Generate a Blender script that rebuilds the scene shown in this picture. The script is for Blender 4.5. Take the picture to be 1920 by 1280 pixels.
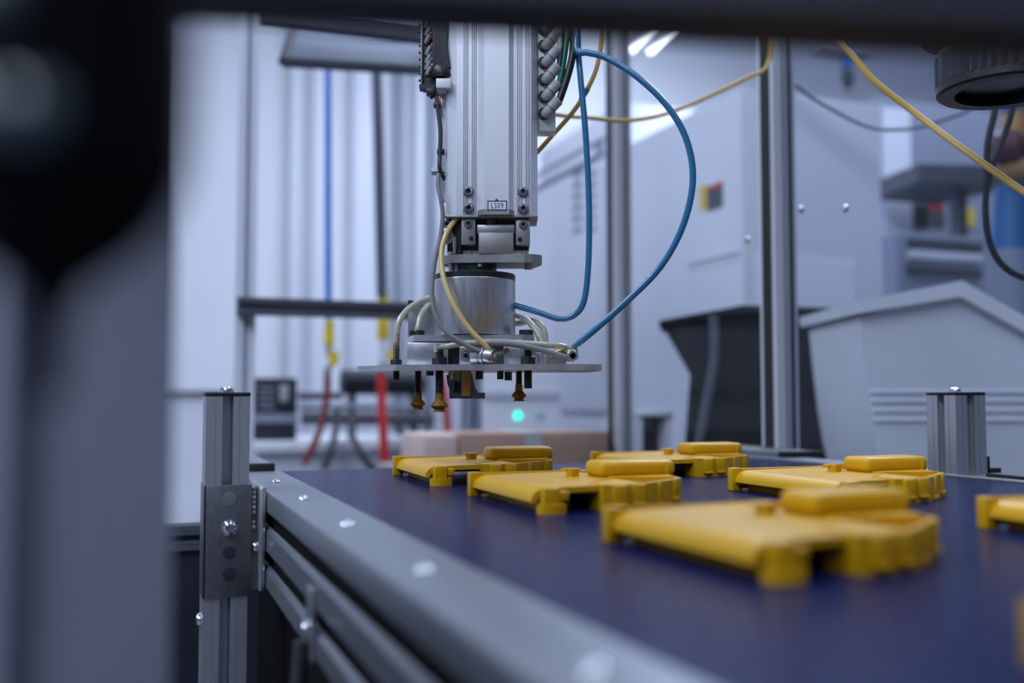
import bpy, bmesh, math, random
from mathutils import Vector, Matrix

for o in list(bpy.data.objects):
    bpy.data.objects.remove(o)
SC = bpy.context.scene
COL = SC.collection
random.seed(7)

# ------------------------------------------------------------------ camera
F = 1867.0                       # focal length in pixels of a 1920 px wide frame (35 mm lens)
AL = math.atan(707 / F)          # the view is turned this far to the right of the conveyor's run
TH = math.atan(105 / F)          # the view is tipped up this far
ZB = 0.900                       # belt level above the floor
H = 0.088                        # lens height above the belt
CAM = Vector((0, 0, ZB + H))
FW = Vector((math.sin(AL) * math.cos(TH), math.cos(AL) * math.cos(TH), math.sin(TH)))
RT = Vector((math.cos(AL), -math.sin(AL), 0))
UP = RT.cross(FW)
cd = bpy.data.cameras.new('camera')
cd.lens = 35; cd.sensor_width = 36; cd.clip_start = 0.01; cd.clip_end = 60
cd.dof.use_dof = True; cd.dof.focus_distance = 1.03; cd.dof.aperture_fstop = 2.4; cd.dof.aperture_blades = 0
cam = bpy.data.objects.new('camera', cd); COL.objects.link(cam)
cam.location = CAM; cam.rotation_euler = (math.pi / 2 + TH, 0, -AL)
SC.camera = cam

# ------------------------------------------------------------------ world, lights, exposure
w = bpy.data.worlds.new('world'); SC.world = w; w.use_nodes = True
w.node_tree.nodes['Background'].inputs[0].default_value = (0.50, 0.60, 0.95, 1)
w.node_tree.nodes['Background'].inputs[1].default_value = 0.11

def strip_light(name, loc, sx, sy, power):
    l = bpy.data.lights.new(name, 'AREA'); l.shape = 'RECTANGLE'; l.size = sx; l.size_y = sy
    l.energy = power; l.color = (0.70, 0.80, 1.0)
    o = bpy.data.objects.new(name, l); COL.objects.link(o); o.location = loc
    return o
strip_light('fluorescent_row_light', (-1.9, -0.6, 3.86), 0.35, 6.0, 200)
strip_light('fluorescent_row_light', (1.0, 0.5, 3.86), 0.35, 8.0, 40)
strip_light('fluorescent_row_light', (3.0, 3.4, 3.86), 0.35, 4.0, 150)
strip_light('fluorescent_row_light', (-0.2, 4.9, 3.86), 6.5, 0.35, 44)

SC.view_settings.view_transform = 'Standard'
SC.view_settings.look = 'None'
SC.view_settings.gamma = 1
SC.view_settings.use_curve_mapping = False
SC.view_settings.exposure = 0.35

# ------------------------------------------------------------------ helpers
def pt(px, py, d):
    """point seen at pixel px, py, at distance d along the view"""
    return CAM + FW * d + RT * ((px - 960) / F * d) - UP * ((py - 640) / F * d)

def on_x(px, py, X):
    r = pt(px, py, 1.0) - CAM
    return CAM + r * (X / r.x)

def on_y(px, py, Y):
    r = pt(px, py, 1.0) - CAM
    return CAM + r * (Y / r.y)

def xf(bm, verts, M):
    bmesh.ops.transform(bm, matrix=M, verts=verts)

def box(bm, c, s, bev=0.0, M=None, seg=2):
    g = bmesh.ops.create_cube(bm, size=1.0)
    vs = g['verts']
    bmesh.ops.scale(bm, vec=Vector(s), verts=vs)
    if bev > 0:
        es = list({e for v in vs for e in v.link_edges})
        r = bmesh.ops.bevel(bm, geom=es, offset=bev, segments=seg, affect='EDGES', profile=0.5)
        vs = list({v for f in r['faces'] for v in f.verts} | {v for v in vs if v.is_valid})
    bmesh.ops.translate(bm, vec=Vector(c), verts=vs)
    if M is not None:
        xf(bm, vs, M)
    return vs

def bx(bm, lo, hi, bev=0.0, M=None, seg=2):
    lo = Vector(lo); hi = Vector(hi)
    return box(bm, (lo + hi) / 2, hi - lo, bev, M, seg)

def prism(bm, poly, z0, z1, M=None):
    n = len(poly)
    a = [bm.verts.new((p[0], p[1], z0)) for p in poly]
    b = [bm.verts.new((p[0], p[1], z1)) for p in poly]
    area = sum(poly[i][0] * poly[(i + 1) % n][1] - poly[(i + 1) % n][0] * poly[i][1] for i in range(n))
    fs = []
    fs.append(bm.faces.new(a[::-1])); fs.append(bm.faces.new(b))
    for i in range(n):
        j = (i + 1) % n
        fs.append(bm.faces.new((a[i], a[j], b[j], b[i])))
    if area < 0:
        bmesh.ops.reverse_faces(bm, faces=fs)
    if M is not None:
        xf(bm, a + b, M)
    return a + b

def lathe(bm, prof, seg=24, M=None, cap=True):
    rings = []
    for r, z in prof:
        rings.append([bm.verts.new((r * math.cos(2 * math.pi * i / seg), r * math.sin(2 * math.pi * i / seg), z)) for i in range(seg)])
    for k in range(len(rings) - 1):
        for i in range(seg):
            j = (i + 1) % seg
            bm.faces.new((rings[k][i], rings[k][j], rings[k + 1][j], rings[k + 1][i]))
    if cap:
        bm.faces.new(rings[0][::-1]); bm.faces.new(rings[-1])
    vs = [v for r in rings for v in r]
    if M is not None:
        xf(bm, vs, M)
    return vs

def axis_m(loc, d):
    """matrix that puts local +z along d at loc"""
    return Matrix.Translation(Vector(loc)) @ Vector(d).to_track_quat('Z', 'Y').to_matrix().to_4x4()

def cyl(bm, a, b, r, r2=None, seg=16):
    a = Vector(a); b = Vector(b)
    L = (b - a).length
    return lathe(bm, [(r, 0), (r if r2 is None else r2, L)], seg, axis_m(a, b - a))

def smooth_path(pts, n=8):
    P = [Vector(p) for p in pts]
    P = [P[0] * 2 - P[1]] + P + [P[-1] * 2 - P[-2]]
    out = []
    for i in range(1, len(P) - 2):
        p0, p1, p2, p3 = P[i - 1:i + 3]
        for k in range(n):
            t = k / n
            out.append(0.5 * ((2 * p1) + (p2 - p0) * t + (2 * p0 - 5 * p1 + 4 * p2 - p3) * t * t + (3 * p1 - p0 - 3 * p2 + p3) * t ** 3))
    out.append(P[-2])
    return out

def tube(bm, pts, r, seg=10, n=8, raw=False):
    P = [Vector(p) for p in pts] if raw else smooth_path(pts, n)
    T = [(P[min(i + 1, len(P) - 1)] - P[max(i - 1, 0)]).normalized() for i in range(len(P))]
    N = T[0].orthogonal().normalized()
    rings = []
    for i, p in enumerate(P):
        N = (N - T[i] * N.dot(T[i])).normalized()
        B = T[i].cross(N)
        rings.append([bm.verts.new(p + (N * math.cos(2 * math.pi * k / seg) + B * math.sin(2 * math.pi * k / seg)) * r) for k in range(seg)])
    for a, b in zip(rings, rings[1:]):
        for k in range(seg):
            j = (k + 1) % seg
            bm.faces.new((a[k], a[j], b[j], b[k]))
    bm.faces.new(rings[0][::-1]); bm.faces.new(rings[-1])

def obj(name, bm, mat, parent=None, smooth=True, angle=35):
    me = bpy.data.meshes.new(name)
    bmesh.ops.recalc_face_normals(bm, faces=bm.faces)
    bm.to_mesh(me); bm.free()
    me.materials.append(mat)
    if smooth:
        me.polygons.foreach_set('use_smooth', [True] * len(me.polygons))
        me.set_sharp_from_angle(angle=math.radians(angle))
    o = bpy.data.objects.new(name, me); COL.objects.link(o)
    if parent is not None:
        o.parent = parent
    return o

def tag(o, label, cat, group=None):
    o['label'] = label; o['category'] = cat
    if group: o['group'] = group
    return o

def thing(name, label, cat, loc=(0, 0, 0), rotz=0.0, group=None):
    o = bpy.data.objects.new(name, None); COL.objects.link(o)
    o.location = loc; o.rotation_euler = (0, 0, rotz); o.empty_display_size = 0.02
    return tag(o, label, cat, group)

def struct(name, bm, mat):
    o = obj(name, bm, mat, smooth=False); o['kind'] = 'structure'; return o

def copy_tree(o, parent=None):
    c = o.copy(); COL.objects.link(c); c.parent = parent
    for ch in [x for x in o.children]:
        copy_tree(ch, c)
    return c

def B():
    return bmesh.new()

# ------------------------------------------------------------------ materials
def mat(name, col, rough=0.5, metal=0.0, spec=0.5, noise=0.0, nscale=40.0, bump=0.0, bscale=200.0,
        stretch=(1, 1, 1), trans=0.0, emit=None, estr=0.0, coat=0.0, sss=0.0):
    m = bpy.data.materials.new(name); m.use_nodes = True
    nt = m.node_tree; p = nt.nodes['Principled BSDF']
    p.inputs['Base Color'].default_value = (*col, 1)
    p.inputs['Roughness'].default_value = rough
    p.inputs['Metallic'].default_value = metal
    p.inputs['Specular IOR Level'].default_value = spec
    p.inputs['Coat Weight'].default_value = coat
    p.inputs['Transmission Weight'].default_value = trans
    if emit:
        p.inputs['Emission Color'].default_value = (*emit, 1)
        p.inputs['Emission Strength'].default_value = estr
    if noise or bump:
        tc = nt.nodes.new('ShaderNodeTexCoord'); mp = nt.nodes.new('ShaderNodeMapping')
        mp.inputs['Scale'].default_value = stretch
        nt.links.new(tc.outputs['Object'], mp.inputs['Vector'])
    if noise:
        n = nt.nodes.new('ShaderNodeTexNoise'); n.inputs['Scale'].default_value = nscale; n.inputs['Detail'].default_value = 5
        nt.links.new(mp.outputs['Vector'], n.inputs['Vector'])
        mr = nt.nodes.new('ShaderNodeMapRange'); mr.inputs['From Min'].default_value = 0.3; mr.inputs['From Max'].default_value = 0.7
        mr.inputs['To Min'].default_value = 1 - noise; mr.inputs['To Max'].default_value = 1 + noise
        nt.links.new(n.outputs['Fac'], mr.inputs['Value'])
        mx = nt.nodes.new('ShaderNodeVectorMath'); mx.operation = 'SCALE'
        mx.inputs[0].default_value = col
        nt.links.new(mr.outputs['Result'], mx.inputs['Scale'])
        nt.links.new(mx.outputs['Vector'], p.inputs['Base Color'])
        m2 = nt.nodes.new('ShaderNodeMapRange'); m2.inputs['To Min'].default_value = max(0, rough - 0.1); m2.inputs['To Max'].default_value = min(1, rough + 0.1)
        nt.links.new(n.outputs['Fac'], m2.inputs['Value']); nt.links.new(m2.outputs['Result'], p.inputs['Roughness'])
    if bump:
        n = nt.nodes.new('ShaderNodeTexNoise'); n.inputs['Scale'].default_value = bscale; n.inputs['Detail'].default_value = 3
        nt.links.new(mp.outputs['Vector'], n.inputs['Vector'])
        bp = nt.nodes.new('ShaderNodeBump'); bp.inputs['Strength'].default_value = bump; bp.inputs['Distance'].default_value = 0.0005
        nt.links.new(n.outputs['Fac'], bp.inputs['Height']); nt.links.new(bp.outputs['Normal'], p.inputs['Normal'])
    return m

def pane_mat(name, tint, haze, hazecol):
    m = bpy.data.materials.new(name); m.use_nodes = True
    nt = m.node_tree; nt.nodes.clear()
    out = nt.nodes.new('ShaderNodeOutputMaterial')
    tr = nt.nodes.new('ShaderNodeBsdfTransparent'); tr.inputs[0].default_value = (*tint, 1)
    df = nt.nodes.new('ShaderNodeBsdfDiffuse'); df.inputs[0].default_value = (*hazecol, 1)
    gl = nt.nodes.new('ShaderNodeBsdfGlossy'); gl.inputs['Roughness'].default_value = 0.06
    lw = nt.nodes.new('ShaderNodeLayerWeight'); lw.inputs[0].default_value = 0.5
    pw = nt.nodes.new('ShaderNodeMath'); pw.operation = 'POWER'; pw.inputs[1].default_value = 4.0
    fr = nt.nodes.new('ShaderNodeMath'); fr.operation = 'MULTIPLY_ADD'; fr.inputs[1].default_value = 0.25; fr.inputs[2].default_value = 0.008
    nt.links.new(lw.outputs['Facing'], pw.inputs[0]); nt.links.new(pw.outputs[0], fr.inputs[0])
    m1 = nt.nodes.new('ShaderNodeMixShader'); m1.inputs[0].default_value = haze
    m2 = nt.nodes.new('ShaderNodeMixShader')
    nt.links.new(tr.outputs[0], m1.inputs[1]); nt.links.new(df.outputs[0], m1.inputs[2])
    nt.links.new(fr.outputs[0], m2.inputs[0]); nt.links.new(m1.outputs[0], m2.inputs[1]); nt.links.new(gl.outputs[0], m2.inputs[2])
    nt.links.new(m2.outputs[0], out.inputs[0])
    return m

ALU = mat('anodised_aluminium', (0.62, 0.64, 0.68), 0.38, 0.9, noise=0.06, nscale=30, stretch=(60, 60, 2))
ALUY = mat('anodised_aluminium_rail', (0.27, 0.29, 0.32), 0.40, 0.8, noise=0.07, nscale=25, stretch=(60, 2, 60))
ALUC = mat('satin_aluminium_column', (0.78, 0.80, 0.84), 0.38, 0.45, noise=0.04, nscale=30, stretch=(80, 80, 2))
ALUP = mat('milled_aluminium', (0.66, 0.67, 0.69), 0.34, 0.9, noise=0.10, nscale=60, bump=0.1, bscale=300)
ALUT = mat('turned_aluminium', (0.60, 0.61, 0.63), 0.36, 0.9, noise=0.16, nscale=22, stretch=(8, 8, 1.2), bump=0.12, bscale=350)
STEEL = mat('zinc_steel', (0.45, 0.45, 0.46), 0.38, 0.9, noise=0.12, nscale=50)
CASTG = mat('cast_grey_steel', (0.34, 0.34, 0.33), 0.48, 0.7, noise=0.10, nscale=60, bump=0.15, bscale=500)
DSTEEL = mat('dark_bracket_steel', (0.16, 0.165, 0.18), 0.42, 0.75, noise=0.18, nscale=35, stretch=(30, 30, 3))
CHROME = mat('polished_screw_steel', (0.72, 0.73, 0.75), 0.18, 1.0)
BLACK = mat('black_plastic', (0.010, 0.011, 0.013), 0.42, noise=0.1, nscale=60)
BLACKM = mat('black_oxide_steel', (0.045, 0.047, 0.050), 0.34, 0.6, noise=0.15, nscale=80)
HOLE = mat('dark_cavity', (0.004, 0.004, 0.005), 0.9, spec=0.1)
RUBBER = mat('black_rubber', (0.012, 0.013, 0.014), 0.6)
BELT = mat('navy_conveyor_belt', (0.006, 0.011, 0.060), 0.26, spec=0.06, noise=0.10, nscale=300, bump=0.12, bscale=900)
YEL = mat('yellow_plastic', (0.62, 0.335, 0.005), 0.36, spec=0.30, noise=0.03, nscale=25, bump=0.06, bscale=300)
WALLM = mat('white_painted_wall', (0.72, 0.74, 0.80), 0.7, noise=0.02, nscale=2)
CEILM = mat('white_ceiling_panels', (0.74, 0.76, 0.80), 0.8, noise=0.02, nscale=2)
FLOORM = mat('pale_grey_resin_floor', (0.16, 0.17, 0.20), 0.45, noise=0.06, nscale=3)
WHITEM = mat('white_powder_coat', (0.70, 0.72, 0.78), 0.45, noise=0.02, nscale=4)
WHITE2 = mat('light_grey_powder_coat', (0.68, 0.71, 0.80), 0.45, noise=0.02, nscale=4)
GREYM = mat('grey_blue_powder_coat', (0.24, 0.27, 0.35), 0.5, noise=0.03, nscale=4)
DGREY = mat('dark_grey_paint', (0.07, 0.08, 0.10), 0.5, noise=0.05, nscale=10)
NAVYB = mat('dark_navy_enamel', (0.012, 0.016, 0.028), 0.55, noise=0.08, nscale=10)
BINB = mat('black_hopper_plastic', (0.008, 0.010, 0.015), 0.6, spec=0.15, noise=0.1, nscale=8)
BINW = mat('white_tub_plastic', (0.84, 0.84, 0.86), 0.5, noise=0.03, nscale=8)
CARD = mat('brown_cardboard', (0.34, 0.22, 0.17), 0.8, noise=0.06, nscale=20)
CARDP = mat('pale_cardboard', (0.56, 0.43, 0.40), 0.8, noise=0.04, nscale=20)
TAPE = mat('pale_green_tape', (0.36, 0.42, 0.42), 0.5)
BLUEH = mat('blue_polyurethane_hose', (0.022, 0.150, 0.300), 0.22, spec=0.5, coat=0.4)
BLUEB = mat('bright_blue_hose', (0.03, 0.17, 0.62), 0.4)
YCAB = mat('yellow_cable', (0.62, 0.40, 0.09), 0.45, noise=0.06, nscale=60)
YHOS = mat('amber_hose', (0.66, 0.49, 0.20), 0.28, coat=0.3)
CLEAR = mat('milky_clear_hose', (0.56, 0.54, 0.42), 0.22, trans=0.25, coat=0.3)
GCAB = mat('grey_cable', (0.035, 0.038, 0.044), 0.5)
GCAB2 = mat('light_grey_cable', (0.19, 0.195, 0.205), 0.5)
GREEN = mat('green_hose', (0.0, 0.13, 0.055), 0.3)
NAVYH = mat('navy_hose', (0.008, 0.02, 0.08), 0.3)
FIT = mat('grey_fitting_plastic', (0.40, 0.40, 0.40), 0.42)
AMBER = mat('amber_rubber', (0.21, 0.10, 0.007), 0.38, noise=0.1, nscale=120)
BRASS = mat('worn_brass', (0.34, 0.27, 0.15), 0.35, 0.8, noise=0.2, nscale=150)
RED = mat('red_hose', (0.55, 0.03, 0.03), 0.4)
DRED = mat('dark_red_hose', (0.18, 0.02, 0.025), 0.45)
YTOOL = mat('yellow_coupling', (0.75, 0.55, 0.03), 0.4)
ORANGE = mat('orange_enamel', (0.42, 0.22, 0.07), 0.5)
BLUEE = mat('blue_enamel', (0.02, 0.13, 0.33), 0.45)
MAROON = mat('maroon_enamel', (0.08, 0.018, 0.03), 0.5)
BLUEP = mat('blue_label_ink', (0.015, 0.03, 0.16), 0.5)
PAPER = mat('white_label_tape', (0.80, 0.80, 0.82), 0.45)
LED = mat('green_indicator', (0.0, 0.6, 0.4), 0.3, emit=(0.0, 1.0, 0.62), estr=1.6)
TUBEL = mat('lit_fluorescent_tube', (0.9, 0.9, 0.9), 0.4, emit=(0.9, 0.95, 1.0), estr=3.0)
RINGG = mat('smoked_ring_plastic', (0.028, 0.032, 0.040), 0.14, spec=0.7, coat=0.8)
LENSG = mat('lens_glass', (0.006, 0.008, 0.012), 0.25, spec=0.25)
TEAL = mat('dull_teal_glass', (0.03, 0.055, 0.07), 0.25, spec=0.7)
PANE = pane_mat('clear_polycarbonate', (0.97, 0.98, 0.99), 0.006, (0.5, 0.53, 0.62))
PANE2 = pane_mat('smoky_polycarbonate', (0.92, 0.94, 0.97), 0.02, (0.35, 0.38, 0.46))

# ------------------------------------------------------------------ extrusion section
def section(w, slot=0.24, fine=True, dp=0.36):
    """plan outline of a square T-slot profile, w wide, centred"""
    h = w / 2; s = w * slot / 2; lip = w * 0.05; inn = w * 0.24; dep = w * dp
    side = [(-h, -h)]
    if fine:
        g = w * 0.27; e = w * 0.011
        side += [(-g - e, -h), (-g - e, -h + 2 * e), (-g + e, -h + 2 * e), (-g + e, -h)]
    side += [(-s, -h), (-s, -h + lip), (-inn, -h + lip), (-inn, -h + lip * 2.0), (-s * 0.7, -h + dep),
             (s * 0.7, -h + dep), (inn, -h + lip * 2.0), (inn, -h + lip), (s, -h + lip), (s, -h)]
    if fine:
        side += [(g - e, -h), (g - e, -h + 2 * e), (g + e, -h + 2 * e), (g + e, -h)]
    pts = []
    for k in range(4):
        c, sn = [(1, 0), (0, 1), (-1, 0), (0, -1)][k]
        pts += [(x * c - y * sn, x * sn + y * c) for x, y in side]
    return pts

def button_screw(parent, loc, d, r=0.0045, name='screw', m=None, recess=True):
    """domed socket screw head standing on a surface at loc, facing d"""
    bm = B()
    prof = [(r, 0), (r, r * 0.25), (r * 0.85, r * 0.62), (r * 0.58, r * 0.78)]
    if not recess:
        prof = [(r * math.cos(a), r * 0.62 * math.sin(a)) for a in [math.pi / 2 * k / 8 for k in range(8)]] + [(r * 0.05, r * 0.62)]
    if recess:
        prof += [(r * 0.46, r * 0.78), (r * 0.44, r * 0.25)]
    lathe(bm, prof, 18, axis_m(loc, d))
    return obj(name, bm, m or CHROME, parent)

def cap_screw(parent, loc, d, r, name='screw', m=None, washer=True):
    bm = B(); M = axis_m(loc, d)
    dk = []
    if washer:
        dk += lathe(bm, [(r * 1.08, 0), (r * 1.08, r * 0.06)], 24, M)
        lathe(bm, [(r * 1.0, 0), (r * 1.0, r * 0.18), (r * 0.80, r * 0.2)], 24, M, cap=True)
    dk += lathe(bm, [(r * 0.84, r * 0.19), (r * 0.84, r * 0.23)], 24, M)
    lathe(bm, [(r * 0.76, 0), (r * 0.76, r * 0.75), (r * 0.68, r * 0.85), (r * 0.46, r * 0.85)], 24, M, cap=False)
    dk += lathe(bm, [(r * 0.46, r * 0.85), (r * 0.42, r * 0.35)], 6, M, cap=False)
    dk += lathe(bm, [(r * 0.47, r * 0.34), (r * 0.2, r * 0.36)], 6, M)
    dk = set(dk)
    for f in bm.faces:
        if all(v in dk for v in f.verts): f.material_index = 1  # shade of recess and head outline put into the face colour
    o = obj(name, bm, m or CHROME, parent); o.data.materials.append(DGREY)
    return o

# ================================================================== the setting
bm = B(); bx(bm, (-7, -3, -0.1), (9, 6.9, 0)); struct('floor', bm, FLOORM)
bm = B(); bx(bm, (-7, -3, 4.0), (9, 6.9, 4.1)); struct('ceiling', bm, CEILM)
bm = B(); bx(bm, (-7, 6.6, 0), (9, 6.75, 4.0)); wb = struct('wall_back', bm, WALLM)
bm = B(); bx(bm, (7.0, -3, 0), (7.15, 6.6, 4.0)); struct('wall_right', bm, WALLM)
bm = B(); bx(bm, (-6.15, -3, 0), (-6.0, 6.6, 4.0)); struct('wall_left', bm, WALLM)
# vertical ribs of the wall cladding seen left of the robot
for px, wd, m in ((546, 16, WHITE2), (592, 26, WHITE2), (672, 34, WHITE2), (748, 18, GREYM), (783, 14, WHITE2), (812, 16, GREYM)):
    p = on_y(px, 745, 6.55); hw = wd / F * 6.5 / 2
    bm = B(); bx(bm, (p.x - hw, 6.53, 0), (p.x + hw, 6.598, 4.0), 0.01)
    obj('cladding_rib', bm, m, wb)

# ================================================================== conveyor
S_IN, S_OUT = 1.90 * H, 1.34 * H           # left rail
R_IN, R_OUT = 10.0 * H, 10.56 * H          # right rail
T0, T1 = -0.35, 14.7 * H                   # run of the belt
conv = thing('belt_conveyor', 'long conveyor with navy blue belt between slotted aluminium side rails', 'conveyor', (0, 0, 0))
bm = B()
bw = R_IN - S_IN - 0.004
prof = [(T0, -0.003)]
r = 0.030
for i in range(0, 13):
    a = math.pi / 2 - math.pi * i / 12
    prof.append((T1 - r + r * math.cos(a), -0.003 - r + r * math.sin(a)))
prof += [(T0, -0.003 - 2 * r)]
Mx = Matrix(((0, 0, 1, S_IN + 0.002), (1, 0, 0, 0), (0, 1, 0, ZB), (0, 0, 0, 1)))
prism(bm, prof, 0, bw, Mx)
obj('belt', bm, BELT, conv)

def rail_section():
    W = S_OUT; E = S_IN
    # x from outer face (W) to inner face (E), z below the belt level
    c = 0.004
    out = [(W + c, 0), (W + c * 0.3, -c * 0.3), (W, -c)]
    for zc in (-0.0275, -0.0640):
        out += [(W, zc + 0.0095), (W + 0.002, zc + 0.0068), (W + 0.004, zc + 0.0058), (W + 0.005, zc + 0.009), (W + 0.014, zc + 0.004),
                (W + 0.014, zc - 0.004), (W + 0.005, zc - 0.009), (W + 0.004, zc - 0.0058), (W + 0.002, zc - 0.0068), (W, zc - 0.0095)]
    out += [(W, -0.088), (W + 0.003, -0.091), (E - 0.003, -0.091), (E, -0.088), (E, -0.0015), (E - 0.0015, 0)]
    return out
sec = rail_section()
Mr = Matrix(((1, 0, 0, 0), (0, 0, 1, 0), (0, 1, 0, ZB), (0, 0, 0, 1)))
bm = B(); prism(bm, sec, T0, T1 + 0.02, Mr); rl = obj('side_rail', bm, ALUY, conv, angle=25)
mid = S_IN + R_OUT
sec2 = [(S_IN + R_OUT - (x - S_OUT) - S_IN, z) for x, z in sec]
sec2 = [(R_IN + (S_IN - x), z) for x, z in sec]
bm = B(); prism(bm, sec2, T0, T1 + 0.02, Mr); rr = obj('side_rail', bm, ALUY, conv, angle=25)
for par, X, sg in ((rl, S_OUT, 1), (rr, R_IN + (S_IN - S_OUT), -1)):
    for zc in (-0.0275, -0.0640):
        xs = sorted((X + sg * 0.0065, X + sg * 0.0095))
        bm = B(); bx(bm, (xs[0], T0, ZB + zc - 0.0085), (xs[1], T1 + 0.018, ZB + zc + 0.0085)); obj('slot_shade', bm, HOLE, par, smooth=False)  # added black strip that puts shade into the rail slot
# button screws along both rail tops
for t in (14.0, 12.0, 9.95, 7.8, 5.59, 3.33, 1.1):
    button_screw(rl, (1.575 * H, t * H, ZB), (0, 0, 1), 0.0056, recess=False)
    button_screw(rr, (R_IN + 0.33 * H, t * H + 0.03, ZB), (0, 0, 1), 0.0050)
# cover plates at the far rail ends
for x0, x1 in ((S_OUT - 0.004, S_IN - 0.008), (R_IN + 0.006, R_OUT + 0.03)):
    bm = B(); bx(bm, (x0, 1.235, ZB), (x1, 1.45, ZB + 0.008), 0.001); c = obj('cover_plate', bm, ALUY, conv)
    bm = B(); bx(bm, (x0 - 0.0005, 1.225, ZB), (x1 + 0.0005, 1.236, ZB + 0.0092), 0.001); obj('end_strip', bm, RUBBER, c)
# slim ridge on the right rail (belt guide)
bm = B(); bx(bm, (R_IN + 0.012, T0, ZB), (R_IN + 0.020, 0.86, ZB + 0.0035), 0.0008); obj('guide_strip', bm, RUBBER, conv)
# dark underside: bed, shade sheets and legs
bm = B(); bx(bm, (S_IN, T0, ZB - 0.085), (R_IN, T1 - 0.04, ZB - 0.066)); obj('slider_bed', bm, DGREY, conv)
bm = B(); bx(bm, (S_OUT + 0.022, T0, 0.12), (S_OUT + 0.026, 1.20, ZB - 0.091)); obj('underside_shade', bm, HOLE, conv)  # added black sheet standing for the darkness under the conveyor
bm = B(); bx(bm, (R_OUT - 0.026, T0, 0.12), (R_OUT - 0.022, 1.20, ZB - 0.091)); obj('underside_shade', bm, HOLE, conv)
for x in (S_OUT + 0.045, R_OUT - 0.045):
    for y in (-0.25, 1.12):
        bm = B(); prism(bm, section(0.04, fine=False), 0, ZB - 0.091, Matrix.Translation((x, y, 0)))
        obj('leg', bm, ALU, conv)
# joint plate and bolt on the rail's outer side
q = on_x(583, 1108, S_OUT - 0.002)
bm = B(); bx(bm, (S_OUT - 0.0035, q.y - 0.010, ZB - 0.091), (S_OUT, q.y + 0.012, ZB - 0.042), 0.001); jp = obj('joint_plate', bm, STEEL, rl)
button_screw(jp, (S_OUT - 0.0035, q.y, ZB - 0.070), (-1, 0, 0), 0.0065, 'bolt')

# hose hanging below the rail joint
bm = B(); a = Vector((S_OUT - 0.008, q.y, ZB - 0.078))
tube(bm, [a, a + Vector((-0.002, 0.0, -0.03)), a + Vector((-0.006, 0.004, -0.08)), a + Vector((-0.008, 0.01, -0.2)), a + Vector((0.0, 0.02, -0.5)), Vector((a.x, a.y + 0.02, 0.004))], 0.0055)
tag(obj('drain_hose', bm, GCAB, None), 'dark grey hose hanging down below the conveyor rail joint', 'hose')

# ================================================================== short posts beside the belt
def short_post(label, x, y, wdt, ztop, zbot):
    root = thing('profile_post', label, 'post', (x, y, zbot), 0, 'short profile posts with black caps')
    bm = B(); prism(bm, section(wdt), 0, ztop - zbot, None); obj('profile', bm, ALU, root, angle=25)
    bm = B(); box(bm, (0, 0, ztop - zbot + 0.002), (wdt + 0.001, wdt + 0.001, 0.004), 0.0012)
    cp = obj('end_cap', bm, BLACK, root)
    button_screw(cp, (0, 0, ztop - zbot + 0.004), (0, 0, 1), 0.0068)
    return root
TL = 0.968
PW = 0.0402
xL = (0.0642 + 0.1058) / 2 * TL
lp = short_post('short aluminium profile post with black cap bolted to the left rail bracket', xL, TL + PW / 2, PW, ZB + H + 0.001, 0.0)
# bracket wrapped round the left post
zb0 = on_y(430, 1118, TL).z; zb1 = on_y(430, 908, TL).z
bm = B()
x0 = on_y(380, 1000, TL).x; x1 = on_y(470.5, 1000, TL).x
yf = TL - 0.0035
hole_px = [(430, 935), (430, 1036), (430, 1077)]
box(bm, ((x0 + x1) / 2 - xL, yf + 0.0015 - TL - PW / 2, (zb0 + zb1) / 2), (x1 - x0, 0.003, zb1 - zb0), 0.0008)
bx(bm, (x0 - xL, yf - TL - PW / 2, zb0), (x0 + 0.0028 - xL, PW / 2, zb1), 0.0006)
brk = obj('mounting_bracket', bm, DSTEEL, lp)
for i, (hx, hy) in enumerate(hole_px):
    p = on_y(hx, hy, yf) - Vector((xL, TL + PW / 2, 0))
    bm = B(); lathe(bm, [(0.0062, -0.0004), (0.0062, 0.0003), (0.0054, 0.0004)], 20, axis_m(p, (0, -1, 0)))
    obj('hole', bm, NAVYB if i else STEEL, brk)
p = on_y(430, 989, yf) - Vector((xL, TL + PW / 2, 0))
bm = B()
lathe(bm, [(0.0080, 0), (0.0080, 0.0012), (0.0068, 0.0014), (0.0066, 0.003), (0.0056, 0.0052), (0.0040, 0.0062), (0.0036, 0.0062), (0.0034, 0.003)], 24, axis_m(p, (0, -1, 0)))
obj('bolt', bm, CHROME, brk)
# side plate that ties the bracket to the rail
bm = B()
bx(bm, (S_OUT - 0.0075 - xL, -0.030, zb0 + 0.004), (S_OUT - 0.0005 - xL, 0.050, zb1 - 0.002), 0.003)
sp = obj('side_plate', bm, STEEL, lp)
button_screw(sp, (S_OUT - 0.0075 - xL, -0.020, on_y(482, 1024, TL).z), (-1, 0, 0), 0.0055, 'bolt')
bm = B()
for k in range(9):
    zz = zb1 - 0.004 - k * 0.0046
    if k in (6,): continue
    lathe(bm, [(0.0005, -0.0032), (0.0026, -0.002), (0.0032, 0), (0.0024, 0.002), (0.0005, 0.003)], 10, Matrix.Translation((x1 + 0.0022 - xL, -PW / 2 + 0.003 + 0.001 * (k % 2), zz)))
box(bm, (x1 + 0.004 - xL, -PW / 2 + 0.010, (zb0 + zb1) / 2), (0.008, 0.006, (zb1 - zb0) * 0.92))
obj('weld_seam', bm, CASTG, brk)
bm = B(); p = on_y(377, 1168, TL - 0.002)
button_screw(lp, Vector((-PW / 2, -0.006, p.z)), (-1, 0, 0), 0.0062, 'bolt')
bm.free()

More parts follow.
